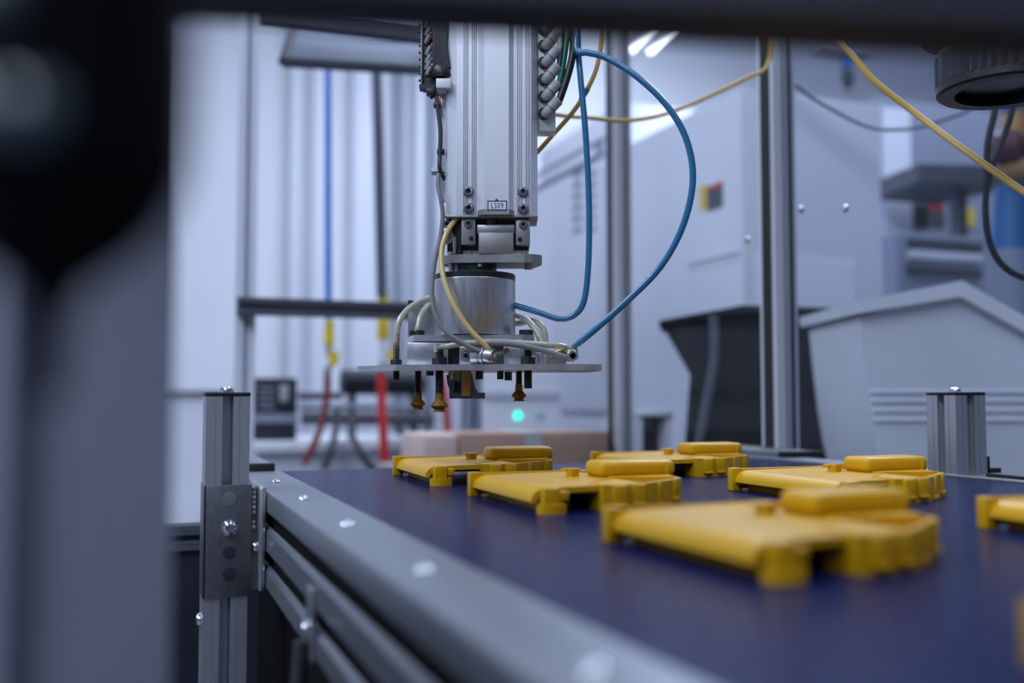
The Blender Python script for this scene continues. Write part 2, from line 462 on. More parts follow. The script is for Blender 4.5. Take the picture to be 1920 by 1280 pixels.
PW2 = 0.045
short_post('short aluminium profile post with black cap standing on the right rail', R_IN + 0.004 + PW2 / 2, 0.893 + PW2 / 2, PW2, ZB + H + 0.0025, ZB)
bm = B(); bx(bm, (R_IN + 0.006 + PW2, 0.893, ZB), (R_IN + 0.026 + PW2, 0.93, ZB + 0.006), 0.001)
bx(bm, (R_IN + 0.006 + PW2, 0.893, ZB), (R_IN + 0.009 + PW2, 0.93, ZB + 0.02), 0.001)
tag(obj('foot_bracket', bm, BLACK), 'small black angle bracket at the foot of the right short post', 'bracket')

# ================================================================== yellow parts
def yellow_part():
    root = thing('plastic_housing', 'yellow housing', 'plastic part')
    mm = 0.001
    # thin raised panel with a rounded left edge
    prof = [(0, 7), (-1.5, 8.5), (-1, 12), (1.5, 16), (6, 18.6), (14, 19.6), (98, 20.6), (98, 16), (14, 15), (6, 13), (3, 9)]
    M = Matrix(((mm, 0, 0, 0), (0, 0, mm, 0), (0, mm, 0, 0), (0, 0, 0, 1)))
    bm = B(); prism(bm, prof, 9, 156, M); obj('panel', bm, YEL, root, angle=40)
    # skirt wall under the panel, set back
    bm = B(); bx(bm, (12 * mm, 16 * mm, 0), (14.5 * mm, 150 * mm, 15 * mm)); obj('skirt_wall', bm, YEL, root)
    # back wall
    bm = B(); bx(bm, (2 * mm, 155 * mm, 0.002), (120 * mm, 158.5 * mm, 21.4 * mm), 0.0004); obj('back_wall', bm, YEL, root)
    # corner post at the rear left
    bm = B(); bx(bm, (-4 * mm, 153 * mm, 0), (7 * mm, 162 * mm, 22 * mm), 0.0006); obj('corner_post', bm, YEL, root)
    # clip foot at the front left
    bm = B()
    bx(bm, (6 * mm, 0, 5 * mm), (20 * mm, 11 * mm, 20.5 * mm), 0.002)
    poly = [(3, 0)] + [(14 + 11.5 * math.cos(a), 2 - 7 * math.sin(a)) for a in [math.pi - math.pi * i / 10 for i in range(11)]] + [(25, 9), (3, 9)]
    prism(bm, [(x * mm, y * mm) for x, y in poly], 0, 7.2 * mm)
    ft = obj('clip_foot', bm, YEL, root)
    bm = B(); bx(bm, (20 * mm, 2 * mm, 10 * mm), (28 * mm, 10 * mm, 17 * mm), 0.001)
    bx(bm, (21 * mm, 3 * mm, 2.0 * mm), (24 * mm, 9 * mm, 9 * mm), 0.0006); obj('latch', bm, YEL, ft)
    # frame block at the right
    pl = [(58, 2), (80, 0), (80, 3), (99, 5), (152, 40), (166, 92), (166, 152), (98, 156), (98, 60), (58, 30)]
    def inset(poly, c, k):
        return [(c[0] + (x - c[0]) * k, c[1] + (y - c[1]) * k) for x, y in poly]
    ins = inset(pl, (115, 85), 0.93)
    bm = B(); n = len(pl)
    V = lambda P, z: [bm.verts.new((x * mm, y * mm, z * mm)) for x, y in P]
    o0 = V(pl, 0); o1 = V(pl, 21); i1 = V(ins, 21); i0 = V(ins, 15)
    bm.faces.new(o0[::-1]); bm.faces.new(i0)
    for i in range(n):
        j = (i + 1) % n
        bm.faces.new((o0[i], o0[j], o1[j], o1[i])); bm.faces.new((o1[i], o1[j], i1[j], i1[i])); bm.faces.new((i1[i], i1[j], i0[j], i0[i]))
    obj('frame_block', bm, YEL, root, angle=20)
    # ribs and pads on the block's faces
    d = Vector((53, 35, 0)).normalized(); nrm = Vector((35, -53, 0)).normalized()
    for u, wd, z0, z1 in ((50, 7, 4, 21.5), (20, 4, 2, 20)):
        c = Vector((99, 5, 0)) + d * u
        M = Matrix.Translation(c * mm) @ Matrix.Rotation(math.atan2(d.y, d.x), 4, 'Z')
        bm = B(); bx(bm, (-wd / 2 * mm, -2.0 * mm, z0 * mm), (wd / 2 * mm, 1 * mm, z1 * mm), 0.0004, M)
        bx(bm, (-wd / 2 * mm - 0.0004, -3.6 * mm, z0 * mm - 0.001), (wd / 2 * mm + 0.0004, 0.5 * mm, z0 * mm + 0.002), 0.0004, M); obj('rib', bm, YEL, root)
    for x0, x1, y in ((66, 78, -1.4), (84, 97, 2.6)):
        bm = B(); bx(bm, (x0 * mm, (y - 0.4) * mm, 4 * mm), (x1 * mm, (y + 4) * mm, 20.4 * mm), 0.0006)
        bx(bm, ((x0 + 1) * mm, (y - 3) * mm, 4 * mm), ((x1 - 1) * mm, (y + 1) * mm, 6 * mm), 0.0005); obj('rib', bm, YEL, root)
    # side tab at the far right
    bm = B(); bx(bm, (164 * mm, 96 * mm, 9 * mm), (172 * mm, 112 * mm, 20.6 * mm), 0.0006); obj('side_tab', bm, YEL, root)
    # top ledge plates
    bm = B()
    prism(bm, [(x * mm, y * mm) for x, y in ((96, 60), (150, 48), (163, 95), (100, 110))], 15 * mm, 22.0 * mm); obj('ledge', bm, YEL, root)
    # rounded top cover
    bm = B(); bx(bm, (90 * mm, 72 * mm, 20 * mm), (166 * mm, 108 * mm, 34.5 * mm), 0.0055, None, 4)
    hc = obj('top_cover', bm, YEL, root)
    bm = B(); bx(bm, (155 * mm, 71.2 * mm, 19.5 * mm), (157.5 * mm, 74 * mm, 30 * mm), 0.0005); obj('rib', bm, YEL, hc)
    # small locating peg
    bm = B()
    prism(bm, [(x * mm, y * mm) for x, y in ((68, 98), (72, 94), (80, 96), (80, 104), (72, 106))], 19 * mm, 27 * mm)
    bx(bm, (66.5 * mm, 97 * mm, 25.5 * mm), (82 * mm, 106 * mm, 27.5 * mm), 0.0004); obj('locating_peg', bm, YEL, root)
    return root

yp = yellow_part()
places = [
    (3.24, 11.30, -2, 'yellow plastic housing directly beneath the suction cups, at the left rear of the belt'),
    (3.35, 8.22, 0, 'yellow plastic housing between the one under the suction cups and the largest blurred one'),
    (3.28, 4.70, 2, 'largest blurred yellow plastic housing, at the front of the belt'),
    (6.22, 11.35, -1, 'yellow plastic housing at the rear of the right column, in front of the black hopper'),
    (6.31, 7.80, 1, 'yellow plastic housing in the right column, just left of the right short post'),
    (6.33, 4.32, 0, 'yellow plastic housing cut by the right picture edge below the rail'),
    (3.28, 1.12, 0, 'very near yellow plastic housing, only a corner at the lower right picture edge'),
]
for i, (s, t, a, lab) in enumerate(places):
    o = yp if i == 0 else copy_tree(yp)
    o.location = (s * H, t * H, ZB - 0.003); o.rotation_euler = (0, 0, math.radians(a))
    tag(o, lab, 'plastic part', 'yellow plastic housings on the belt')

# ================================================================== robot arm
D0 = 1.06
K = D0 / F
AX = 921.0
def frame_root(pyref):
    return pt(AX, 745, D0) * 1.0 + Vector((0, 0, (745 - pyref) * K))
ARM0 = Vector((CAM.x, CAM.y, CAM.z)) + Vector((math.sin(AL), math.cos(AL), 0)) * D0 + RT * ((AX - 960) * K)
class Fr:
    """local frame of the arm: x to the right, y away, z up, given in picture units at the arm's distance"""
    def __init__(s, pyref): s.ref = pyref
    def __call__(s, px, py, dy=0.0):
        D = D0 + dy * K
        X = (px - 960) / F * D - (AX - 960) * K
        Z = (745 - py) / F * D - (745 - s.ref) * K
        return Vector((X, dy * K, Z))
    def loc(s): return ARM0 + Vector((0, 0, (745 - s.ref) * K))

A = Fr(402)
arm = thing('robot_arm', 'vertical silver aluminium robot arm hanging above the belt with LS09 label', 'robot arm', A.loc(), -AL)
# column section (picture units relative to the arm's axis)
def notch(x, wd=1.9, dp=6.0, y=-6):
    return [(x - wd / 2, y), (x - wd / 2, y + dp), (x + wd / 2, y + dp), (x + wd / 2, y)]
cs = [(-88, 95), (-88, 10), (-84, 4), (-68, -5), (-66, -6)]
for x in (-52, -48.5, -45, -36, -32.5, -29): cs += notch(x)
cs += [(-25, -6), (-13, -19), (33, -19), (42, -6)]
for x in (50, 53.5, 57, 66, 69.5, 72.5): cs += notch(x)
cs += [(75, -6), (77, -4), (88, 22), (88, 95)]
bm = B(); prism(bm, [(x * K, y * K) for x, y in cs], 0, 640 * K)
obj('column', bm, ALUC, arm, angle=20)
# bevelled lower lip of the raised centre
bm = B()
prism(bm, [(-26 * K, -7 * K), (-14 * K, -19.8 * K), (34 * K, -19.8 * K), (43 * K, -7 * K)], -1.0 * K, 9 * K)
obj('lower_lip', bm, CASTG, arm)
bm = B(); box(bm, (0, 44 * K, -2.0 * K), (176 * K, 100 * K, 4 * K), 0.0008); obj('end_plate', bm, CASTG, arm)
for px, py in ((877.5, 356), (878, 388), (981, 357), (981.5, 389)):
    c = A(px, py, -6); cap_screw(arm, c, (0, -1, 0), 9.6 * K)
# label
bm = B(); c = A(932, 382.5, -19.8); box(bm, c, (36.5 * K, 0.6 * K, 19 * K)); lb = obj('label_plate', bm, BLUEP, arm); lb['label'] = 'white label with blue border reading LS09'
bm = B(); box(bm, A(932, 382.5, -20.3), (32.5 * K, 0.5 * K, 14.5 * K)); obj('label_field', bm, PAPER, lb)
bm = B(); lathe(bm, [(3.2 * K, 0), (3.2 * K, 0.5 * K)], 16, axis_m(A(931, 373, -19.4), (0, -1, 0))); obj('label_tab', bm, BLUEP, lb)
def text_mesh(s, size, sx):
    cu = bpy.data.curves.new('lettering', 'FONT'); cu.body = s; cu.size = size; cu.align_x = 'CENTER'; cu.align_y = 'CENTER'
    cu.space_character = 1.25; cu.extrude = 0.00003; cu.offset = 0.00006
    to = bpy.data.objects.new('lettering_tmp', cu); COL.objects.link(to)
    me = bpy.data.meshes.new_from_object(to)
    bpy.data.objects.remove(to)
    return me
tm = text_mesh('LS09', 15.5 * K, 1); tm.materials.clear(); tm.materials.append(BLUEP)
tm.transform(Matrix.Translation(A(932, 383, -20.8)) @ Matrix.Rotation(math.pi / 2, 4, 'X') @ Matrix.Scale(0.66, 4, (1, 0, 0)))
to = bpy.data.objects.new('lettering', tm); COL.objects.link(to); to.parent = lb

# clamp area below the column
bm = B()
bx(bm, A(868, 474, 60), A(992, 404, 20), 0)
obj('clamp_core', bm, BLACKM, arm)
for x0, x1, y0, y1, sx, hx in ((864, 891, 407, 457, 877.5, 883), (967, 994, 409, 458, 981.5, 975)):
    bm = B(); lo = A(x0, y1, 2); hi = A(x1, y0, 2); bx(bm, (lo.x, 2 * K, lo.z), (hi.x, 40 * K, hi.z), 0.0006)
    cb = obj('clamp_block', bm, CASTG, arm)
    cap_screw(cb, A(sx, y0 + 10.5, 2), (0, -1, 0), 8.2 * K)
    cap_screw(cb, A(hx, y0 + 38, 2), (0, -1, 0), 4.2 * K, m=BLACKM)
bm = B(); lo = A(897, 474, -4); hi = A(963, 434, -4); bx(bm, (lo.x, -4 * K, lo.z), (hi.x, 50 * K, hi.z), 0.0007)
obj('centre_block', bm, CASTG, arm)
bm = B(); lo = A(894, 436, 4); hi = A(965, 419, 4); bx(bm, (lo.x, 4 * K, lo.z), (hi.x, 50 * K, hi.z), 0.0007)
obj('centre_cap', bm, STEEL, arm)
bm = B(); cyl(bm, A(921, 423, 18), A(921, 402, 18), 13 * K); obj('spindle', bm, BLACKM, arm)
bm = B(); lo = A(838, 474, 24); hi = A(868, 409, 24); bx(bm, (lo.x, 16 * K, lo.z), (hi.x, 60 * K, hi.z), 0.001); lbk = obj('left_carrier', bm, BLACKM, arm)
bm = B(); lathe(bm, [(13 * K, 0), (13 * K, 8 * K), (9 * K, 8 * K), (9 * K, 1 * K)], 20, axis_m(A(838, 444, 16), (0, -1, 0))); obj('ring', bm, STEEL, lbk)
cap_screw(lbk, A(838, 418, 16), (0, -1, 0), 8 * K)
bm = B(); cyl(bm, A(852, 474, 8), A(852, 442, 8), 3.2 * K); cyl(bm, A(852, 462, 8), A(852, 444, 8), 4.2 * K); obj('set_pin', bm, CHROME, arm)
bm = B(); cyl(bm, A(861, 472, 10), A(861, 430, 10), 5 * K); obj('set_pin', bm, BLACKM, arm)
# flange plate
fl = [(-90, 20), (-76, 2), (62, -6), (78, -2), (96, 14), (96, 40), (80, 90), (-70, 96), (-92, 60)]
bm = B(); z1 = A(921, 475).z; z0 = A(921, 491).z
prism(bm, [(x * K, y * K) for x, y in fl], z0, z1)
fp = obj('flange_plate', bm, CASTG, arm, angle=15)
for px in (846, 880, 985):
    bm = B(); cyl(bm, A(px, 475.5, 12), A(px, 471, 12), 6 * K); obj('screw', bm, CHROME, fp)
bm = B(); lathe(bm, [(7.5 * K, 0), (7.5 * K, 13 * K), (6 * K, 14 * K)], 6, Matrix.Translation(A(991, 504, 18)), True); obj('nut', bm, CASTG, fp)
bm = B(); cyl(bm, A(845, 506, 14), A(845, 490, 14), 4.5 * K); obj('stud', bm, STEEL, fp)
bm = B(); cyl(bm, A(890, 516, 46), A(890, 490, 46), 42 * K, seg=32); obj('shaft_collar', bm, BLACKM, arm)
bm = B(); cyl(bm, A(855, 516, 20), A(855, 490, 20), 7 * K); obj('spacer_pin', bm, STEEL, arm)
cap_screw(arm, A(900, 497, -4), (0, -0.6, -0.8), 5.5 * K)

# left cable side: slim plate, comb strip, plugs, clips
bm = B(); lo = A(822, 372, 40); hi = A(834, 138, 40); bx(bm, (lo.x, 30 * K, lo.z), (hi.x + 0.001, 70 * K, hi.z), 0.0006); obj('side_channel', bm, ALUC, arm)
bm = B(); lo = A(804, 160, 18); hi = A(838, -150, 18); bx(bm, (lo.x, 14 * K, lo.z), (hi.x, 60 * K, hi.z), 0.001); tb = obj('terminal_carrier', bm, BLACK, arm)
bm = B(); lo = A(786, 158, 14); hi = A(789.5, -150, 14); bx(bm, (lo.x, 8 * K, lo.z), (hi.x, 30 * K, hi.z), 0.0003); obj('terminal_rail', bm, STEEL, tb)
bm = B(); lo = A(789, 158, 16); hi = A(806, -150, 16); bx(bm, (lo.x, 18 * K, lo.z), (hi.x, 40 * K, hi.z)); obj('terminal_strip', bm, BLACK, tb)
bm = B()
for i in range(12):
    c = A(786, 142 - i * 13.5, 12); box(bm, c, (8 * K, 6 * K, 4 * K), 0.0004)
obj('terminal_teeth', bm, BLACK, tb)
bm = B(); prism(bm, [(-8 * K, -10 * K), (22 * K, -10 * K), (22 * K, 12 * K), (-8 * K, 12 * K)], 0, 8 * K, Matrix.Translation(A(792, 160, 16))); obj('terminal_foot', bm, BLACK, tb)
for i, (px, py) in enumerate(((801, 84), (801, 100), (800, 113), (802, 123), (799, 62), (800, 46), (798, 30))):
    c = A(px, py, 12); d = Vector((0.5, -0.55, 0.65)).normalized()
    bm = B(); lathe(bm, [(4.6 * K, -9 * K), (4.6 * K, 9 * K), (3 * K, 9 * K), (3 * K, 3 * K)], 12, axis_m(c, d)); pg = obj('plug', bm, FIT, tb)
    bm = B(); tube(bm, [c + d * 4 * K, c + d * 14 * K, A(px + 14, py - 24, 16), A(px + 18, py - 60, 20)], 2.0 * K, 8); obj('plug_wire', bm, [RED, BLUEH, GCAB2, BRASS][i % 4], pg)
bm = B()
for k in range(6):
    tube(bm, [A(812 + k * 5.5, 118, 6 - k), A(813 + k * 4, 70, 2), A(812 + k * 5, 20, 6), A(814 + k * 5, -120, 8)], 4.6 * K, 8)
obj('cable_bundle', bm, GCAB, arm)
bm = B(); lathe(bm, [(19 * K, 0), (19 * K, 12 * K), (17 * K, 20 * K), (12 * K, 26 * K)], 24, Matrix.Translation(A(826, 138, 10))); lathe(bm, [(20.5 * K, 0), (20.5 * K, 4 * K)], 24, Matrix.Translation(A(826, 134, 10))); obj('cable_boot', bm, BLACK, arm)
bm = B(); c = A(830, 150, -4); box(bm, c, (28 * K, 22 * K, 18 * K), 0.0008, None); wc = obj('white_connector', bm, PAPER, arm)
bm = B(); box(bm, A(827, 162, 0), (16 * K, 16 * K, 9 * K), 0.0006); obj('connector_neck', bm, FIT, wc)
bm = B(); box(bm, A(806, 165, 8), (18 * K, 14 * K, 14 * K), 0.001); cyl(bm, A(803, 174, 8), A(814, 166, 8), 6 * K); obj('cable_clip', bm, BLACK, arm)
bm = B(); box(bm, A(818, 190, 8), (14 * K, 12 * K, 9 * K), 0.0006); obj('cable_tie', bm, BLACK, arm)
bm = B(); box(bm, A(822, 182, 6), (4 * K, 6 * K, 12 * K), 0.0003); obj('red_tag', bm, RED, arm)
bm = B(); box(bm, A(825, 280, 8), (14 * K, 14 * K, 10 * K), 0.0006); obj('cable_tie', bm, BLACK, arm)
bm = B(); cyl(bm, A(808, 318, 12), A(817, 318, 12), 6.6 * K); cyl(bm, A(816, 318, 12), A(836, 318, 12), 3 * K); obj('knurled_knob', bm, STEEL, arm)

# valve block with elbow fittings on the right
bm = B(); lo = A(1007, 240, 30); hi = A(1043, -150, 30); bx(bm, (lo.x, 30 * K, lo.z), (hi.x, 70 * K, hi.z), 0.0008); vb = obj('valve_block', bm, ALUC, arm)
bm = B(); lo = A(1001, 236, 20); hi = A(1009, -150, 20); bx(bm, (lo.x, 24 * K, lo.z), (hi.x, 60 * K, hi.z), 0.0005); obj('seal_strip', bm, BLACKM, vb)
fit_top = []
for i in range(7):
    py = 205 - i * 33.0
    c = A(1025, py, 18); e = A(1050, py - 27, 14)
    d = (e - c).normalized()
    bm = B()
    lathe(bm, [(11 * K, 0), (11 * K, 3 * K)], 18, axis_m(A(1022, py + 3, 30), (0, -1, 0)))
    lathe(bm, [(8.2 * K, -4 * K), (9.6 * K, 0), (9.8 * K, 12 * K), (10.6 * K, 13 * K), (10.6 * K, 30 * K), (11.2 * K, 31 * K), (11.2 * K, 34 * K), (8 * K, 35 * K), (7.4 * K, 30 * K)], 20, axis_m(c, d))
    lathe(bm, [(0.5 * K, -10 * K), (6 * K, -8 * K), (8.8 * K, -4 * K), (9.8 * K, 1 * K)], 20, axis_m(c, d))
    fo = obj('elbow_fitting', bm, FIT, vb)
    bm = B(); lathe(bm, [(10.8 * K, 0), (10.8 * K, 1.2 * K)], 20, axis_m(c + d * 12.2 * K, d)); obj('fitting_ring', bm, DGREY, fo)
    bm = B(); lathe(bm, [(12 * K, 0), (12 * K, 4 * K)], 18, axis_m(A(1021, py + 2, 30), (0, -1, 0))); obj('fitting_base', bm, BLACKM, fo)
    fit_top.append((c + d * 30 * K, d))
def world(p): return Matrix.Translation(A.loc()) @ Matrix.Rotation(-AL, 4, 'Z') @ p
def AW(px, py, dy=0.0): return world(A(px, py, dy))
hm = [(BLACK, 'black air hose leaving the lowest elbow fitting of the valve block'), (GREEN, 'green air hose leaving the second lowest elbow fitting'),
      (NAVYH, 'navy blue air hose leaving the third elbow fitting'), (CLEAR, 'milky clear air hose leaving the fourth elbow fitting'), (CLEAR, 'milky clear air hose leaving the fifth elbow fitting, just under the dark beam')]
for i, (m, lab) in enumerate(hm):
    c, d = fit_top[i]
    c = world(c); d = Matrix.Rotation(-AL, 3, 'Z') @ d
    x2 = (1078, 1068, 1060, 1054, 1050)[i]
    py = 205 - i * 33
    bm = B(); tube(bm, [c - d * 6 * K, c + d * 8 * K, AW(x2 - 6, py - 95, 16), AW(x2, py - 150 if i < 2 else py - 120, 18), AW(x2 + 2, -120, 20)], (7.5 if i == 0 else 6.4) * K, 12)
    tag(obj('air_hose', bm, m), lab, 'hose', 'air hoses on the valve block')

# loose hoses and cables round the arm
def hose(name, label, m, pts, r, cat='hose', d=None, group=None):
    bm = B(); tube(bm, [AW(*p) for p in pts], r * K, 12)
    return tag(obj(name, bm, m), label, cat, group)
hose('blue_air_hose', 'blue air hose in a wide loop right of the arm down to the gripper', BLUEH,
     [(1086, -60, 10), (1084, 40, 8), (1084, 84, 0), (1105, 88, -10), (1140, 98, -20), (1195, 132, -35), (1248, 182, -45), (1285, 240, -50), (1302, 305, -50), (1298, 370, -50), (1275, 440, -45), (1235, 505, -40), (1175, 565, -30), (1120, 614, -20), (1074, 652, -10)], 6.2)
hose('blue_air_hose', 'blue air hose hanging straight beside the arm and hooking left to the gripper cylinder', BLUEH,
     [(1090, -60, 30), (1086, 60, 26), (1090, 130, 20), (1098, 220, 14), (1104, 320, 10), (1106, 420, 8), (1103, 510, 8), (1094, 568, 10), (1074, 592, 14), (1048, 597, 18), (1010, 585, 25), (962, 571, 32)], 6.0)
hose('yellow_cable', 'yellow cable slanting down behind the valve block with a dark splice', YCAB,
     [(1134, -40, 95), (1131, 60, 95), (1122, 115, 92), (1104, 158, 88), (1078, 200, 85), (1040, 244, 84), (1000, 288, 88), (960, 320, 98)], 4.6, 'cable')
bm = B(); cyl(bm, AW(1104, 158, 88), AW(1091, 180, 86), 5.6 * K); tag(obj('cable_splice', bm, GCAB2), 'short grey splice sleeve on the slanting yellow cable', 'cable splice')
hose('black_cable', 'black cable running down the left edge of the arm past the knurled knob', GCAB,
     [(816, 170, 8), (818, 190, 6), (824, 240, 4), (823, 285, 4), (823, 312, 2), (832, 332, 22)], 4.2, 'cable')
hose('grey_cable', 'dark grey cable looping from the arm left of the cylinder to the gripper connector', GCAB2,
     [(821, 322, 6), (820, 345, 0), (825, 368, -4), (829, 400, -6), (825, 440, -10), (814, 490, -22), (809, 540, -34), (813, 580, -44), (830, 615, -52), (862, 640, -58), (905, 660, -60), (936, 663, -56), (952, 655, -48)], 4.4, 'cable')
hose('amber_hose', 'pale amber hose arching in front of the gripper cylinder', YHOS,
     [(862, 398, 14), (852, 410, 6), (836, 436, -8), (827, 470, -18), (830, 515, -34), (846, 562, -48), (872, 606, -54), (900, 638, -56), (928, 664, -52)], 5.2)

# ================================================================== vacuum gripper
G = Fr(700)
gr = thing('vacuum_gripper', 'round aluminium vacuum gripper with amber suction cups hanging from the robot arm', 'gripper', G.loc(), -AL)
CYL = 40.0
bm = B(); c0 = G(889.5, 630, CYL); c1 = G(889.5, 526, CYL)
lathe(bm, [(78 * K, 0), (78.5 * K, 1 * K), (78.5 * K, c1.z / K * 0 + (c1.z - c0.z) - 0.0008), (77.5 * K, c1.z - c0.z)], 64, Matrix.Translation(c0))
obj('cylinder_body', bm, ALUT, gr)
bm = B(); c = G(890.5, 527, CYL); lathe(bm, [(77.5 * K, -2 * K), (77.5 * K, 11 * K), (76 * K, 12.5 * K), (40 * K, 12.5 * K)], 64, Matrix.Translation(c)); obj('cap_ring', bm, BLACK, gr)
# upper flange
fl2 = [(-158, 30), (-143, -22), (60, -34), (80, -22), (80, 40), (60, 110), (-130, 110)]
bm = B(); prism(bm, [(x * K, y * K) for x, y in fl2], G(0, 641).z, G(0, 629).z); uf = obj('upper_flange', bm, ALUP, gr, angle=15)
for px, py, dy, r in ((775, 629, 8, 8), (787, 629, -2, 9), (981, 628, 10, 8), (991, 628, -8, 9)):
    bm = B(); lathe(bm, [(r * K, 0), (r * K, 9 * K), ((r - 1) * K, 10 * K), (r * 0.5 * K, 10 * K), (r * 0.5 * K, 4 * K)], 20, Matrix.Translation(G(px, py, dy))); obj('bolt_head', bm, BLACKM, uf)
# base plate
bp = [(-172, -52), (-100, -64), (150, -80), (199, -74), (204, -40), (190, 96), (-150, 128), (-220, 108), (-262, 62), (-256, 48)]
zt = 0.0085; zb = zt - 11.0 * K
bm = B(); prism(bm, [(x * K, y * K) for x, y in bp], zb, zt); obj('base_plate', bm, ALUP, gr, angle=12)
# blocks between the plates
def gbox(name, x0, y0, x1, y1, f, b, m, bev=0.0006, parent=None):
    lo = G(x0, y1, f); hi = G(x1, y0, f)
    bm = B(); bx(bm, (lo.x, f * K, max(lo.z, zt) if y1 >= 684 else lo.z), (hi.x, b * K, hi.z), bev)
    return obj(name, bm, m, parent or gr)
gbox('spacer_block', 763, 642, 840, 685, -24, 60, ALUP)
gbox('spacer_block', 861, 650, 892, 685, -36, 10, ALUP)
gbox('spacer_block', 838, 643, 865, 685, -10, 40, BLACKM, 0)
gbox('spacer_block', 944, 642, 1006, 685, -26, 50, ALUP)
gbox('rear_block', 880, 644, 950, 685, 10, 80, CASTG)
gbox('clamp_jaw', 1007, 660, 1022, 685, -16, 10, ALUP)
gbox('clamp_jaw', 1024, 662, 1062, 685, -20, 10, CASTG)
cap_screw(gr, G(874, 667, -36), (0, -1, 0), 9 * K)
# round sensor body pointing at the camera
a = G(893, 667, -42); b = G(938, 668, -66)
d = (b - a).normalized()
bm = B(); lathe(bm, [(17 * K, -4 * K), (17 * K, 10 * K), (15 * K, 11 * K), (15 * K, 14 * K), (17 * K, 15 * K), (17 * K, 20 * K), (14.5 * K, 21 * K), (14.5 * K, 36 * K), (12.5 * K, 39 * K), (6 * K, 39 * K), (6 * K, 34 * K)], 28, axis_m(a, d)); sn = obj('sensor_body', bm, STEEL, gr)
bm = B(); lathe(bm, [(5 * K, 0), (5 * K, 5 * K), (3.5 * K, 7 * K)], 16, axis_m(a + d * 34 * K, d)); obj('sensor_nib', bm, YHOS, sn)
# vertical plate behind on the left and hood behind the cylinder
bm = B(); lo = G(764, 632, 34); hi = G(812, 572, 34); prism(bm, [(0, 0), (48 * K, 0), (48 * K, 56 * K), (16 * K, 60 * K), (0, 54 * K)], 0, 8 * K, Matrix.Translation(lo) @ Matrix.Rotation(math.pi / 2, 4, 'X') @ Matrix.Translation((0, 0, -14 * K)))
vp = obj('rear_plate', bm, ALUP, gr)
bm = B(); cyl(bm, G(769, 574, 34), G(769, 563, 34), 5.5 * K); obj('bolt_head', bm, BLACKM, vp)
bm = B(); cyl(bm, G(812, 608, 70), G(812, 608, 96), 30 * K, seg=28); obj('rear_fitting', bm, ALUC, gr)
bm = B(); bx(bm, G(754, 684, 30), G(757.5, 598, 34)); obj('rear_stay', bm, ALUC, gr)

# threaded stems, nuts, suction cups
def thread(bm, px, py0, py1, dy, r):
    z0 = G(px, py0, dy); z1 = G(px, py1, dy)
    L = z0.z - z1.z
    n = max(3, int(L / (3.2 * K)))
    pr = []
    for i in range(n):
        za = L * i / n; zb_ = L * (i + 0.5) / n
        pr += [(r * 0.82 * K, za), (r * K, zb_)]
    pr.append((r * 0.82 * K, L))
    lathe(bm, pr, 16, Matrix.Translation(z1))
def nut(px, py0, py1, dy, hw, m, nm='nut', parent=None):
    z0 = G(px, py0, dy); z1 = G(px, py1, dy)
    bm = B(); lathe(bm, [(hw * 0.96 * K, 0), (hw * 1.04 * K, 0.0005), (hw * 1.04 * K, z0.z - z1.z - 0.0005), (hw * 0.94 * K, z0.z - z1.z)], 6, Matrix.Translation((z1.x, z1.y, max(z1.z, zt) if py1 > 680 else z1.z)) @ Matrix.Rotation(0.5, 4, 'Z')); return obj(nm, bm, m, parent or gr)
def cup(px, stem_top, stem_bot, cup_bot, dy, rs, rc):
    bm = B(); thread(bm, px, stem_top, stem_bot, dy, rs); st = obj('suction_stem', bm, BLACKM, gr)
    L = cup_bot - stem_bot
    P = G(px, cup_bot, dy)
    bm = B(); n = lambda k: k * L * K
    lathe(bm, [(rc * 0.70 * K, 0), (rc * 0.84 * K, n(0.02)), (rc * 0.60 * K, n(0.13)), (rc * 1.06 * K, n(0.33)), (rc * 1.03 * K, n(0.37)), (rc * 0.56 * K, n(0.60)), (rc * 0.52 * K, n(0.66)), (rc * 0.52 * K, n(1.0)), (rc * 0.40 * K, n(1.02))], 28, Matrix.Translation(P)); obj('suction_cup', bm, AMBER, gr, angle=20)
    bm = B(); cyl(bm, G(px, stem_bot + 1, dy), G(px, stem_bot - 9, dy), rs * 0.8 * K); obj('stem_collar', bm, BRASS, st)
cup(784, 694, 735, 768, 10, 6.8, 14)
cup(824, 655, 738, 772, -44, 8.0, 15.5)
cup(973, 690, 720, 752, 20, 6.4, 13.5)
nut(824, 671, 685, -44, 14.5, BLACKM); nut(743, 676, 687, -5, 11.5, BLACKM); nut(990, 669, 684, -50, 14.5, BLACKM)
for px, y0, y1, dy, r in ((743, 648, 712, -5, 6.6), (990, 654, 728, -50, 8.0)):
    bm = B(); thread(bm, px, y0, y1, dy, r); obj('threaded_rod', bm, BLACKM, gr)
bm = B(); cyl(bm, G(743, 652, -5), G(743, 626, -5), 6 * K); obj('hose_barb', bm, BRASS, gr)
bm = B(); cyl(bm, G(819, 660, -44), G(819, 646, -44), 6 * K); cyl(bm, G(816, 652, -44), G(836, 650, -44), 5.5 * K); obj('hose_barb', bm, CLEAR, gr)
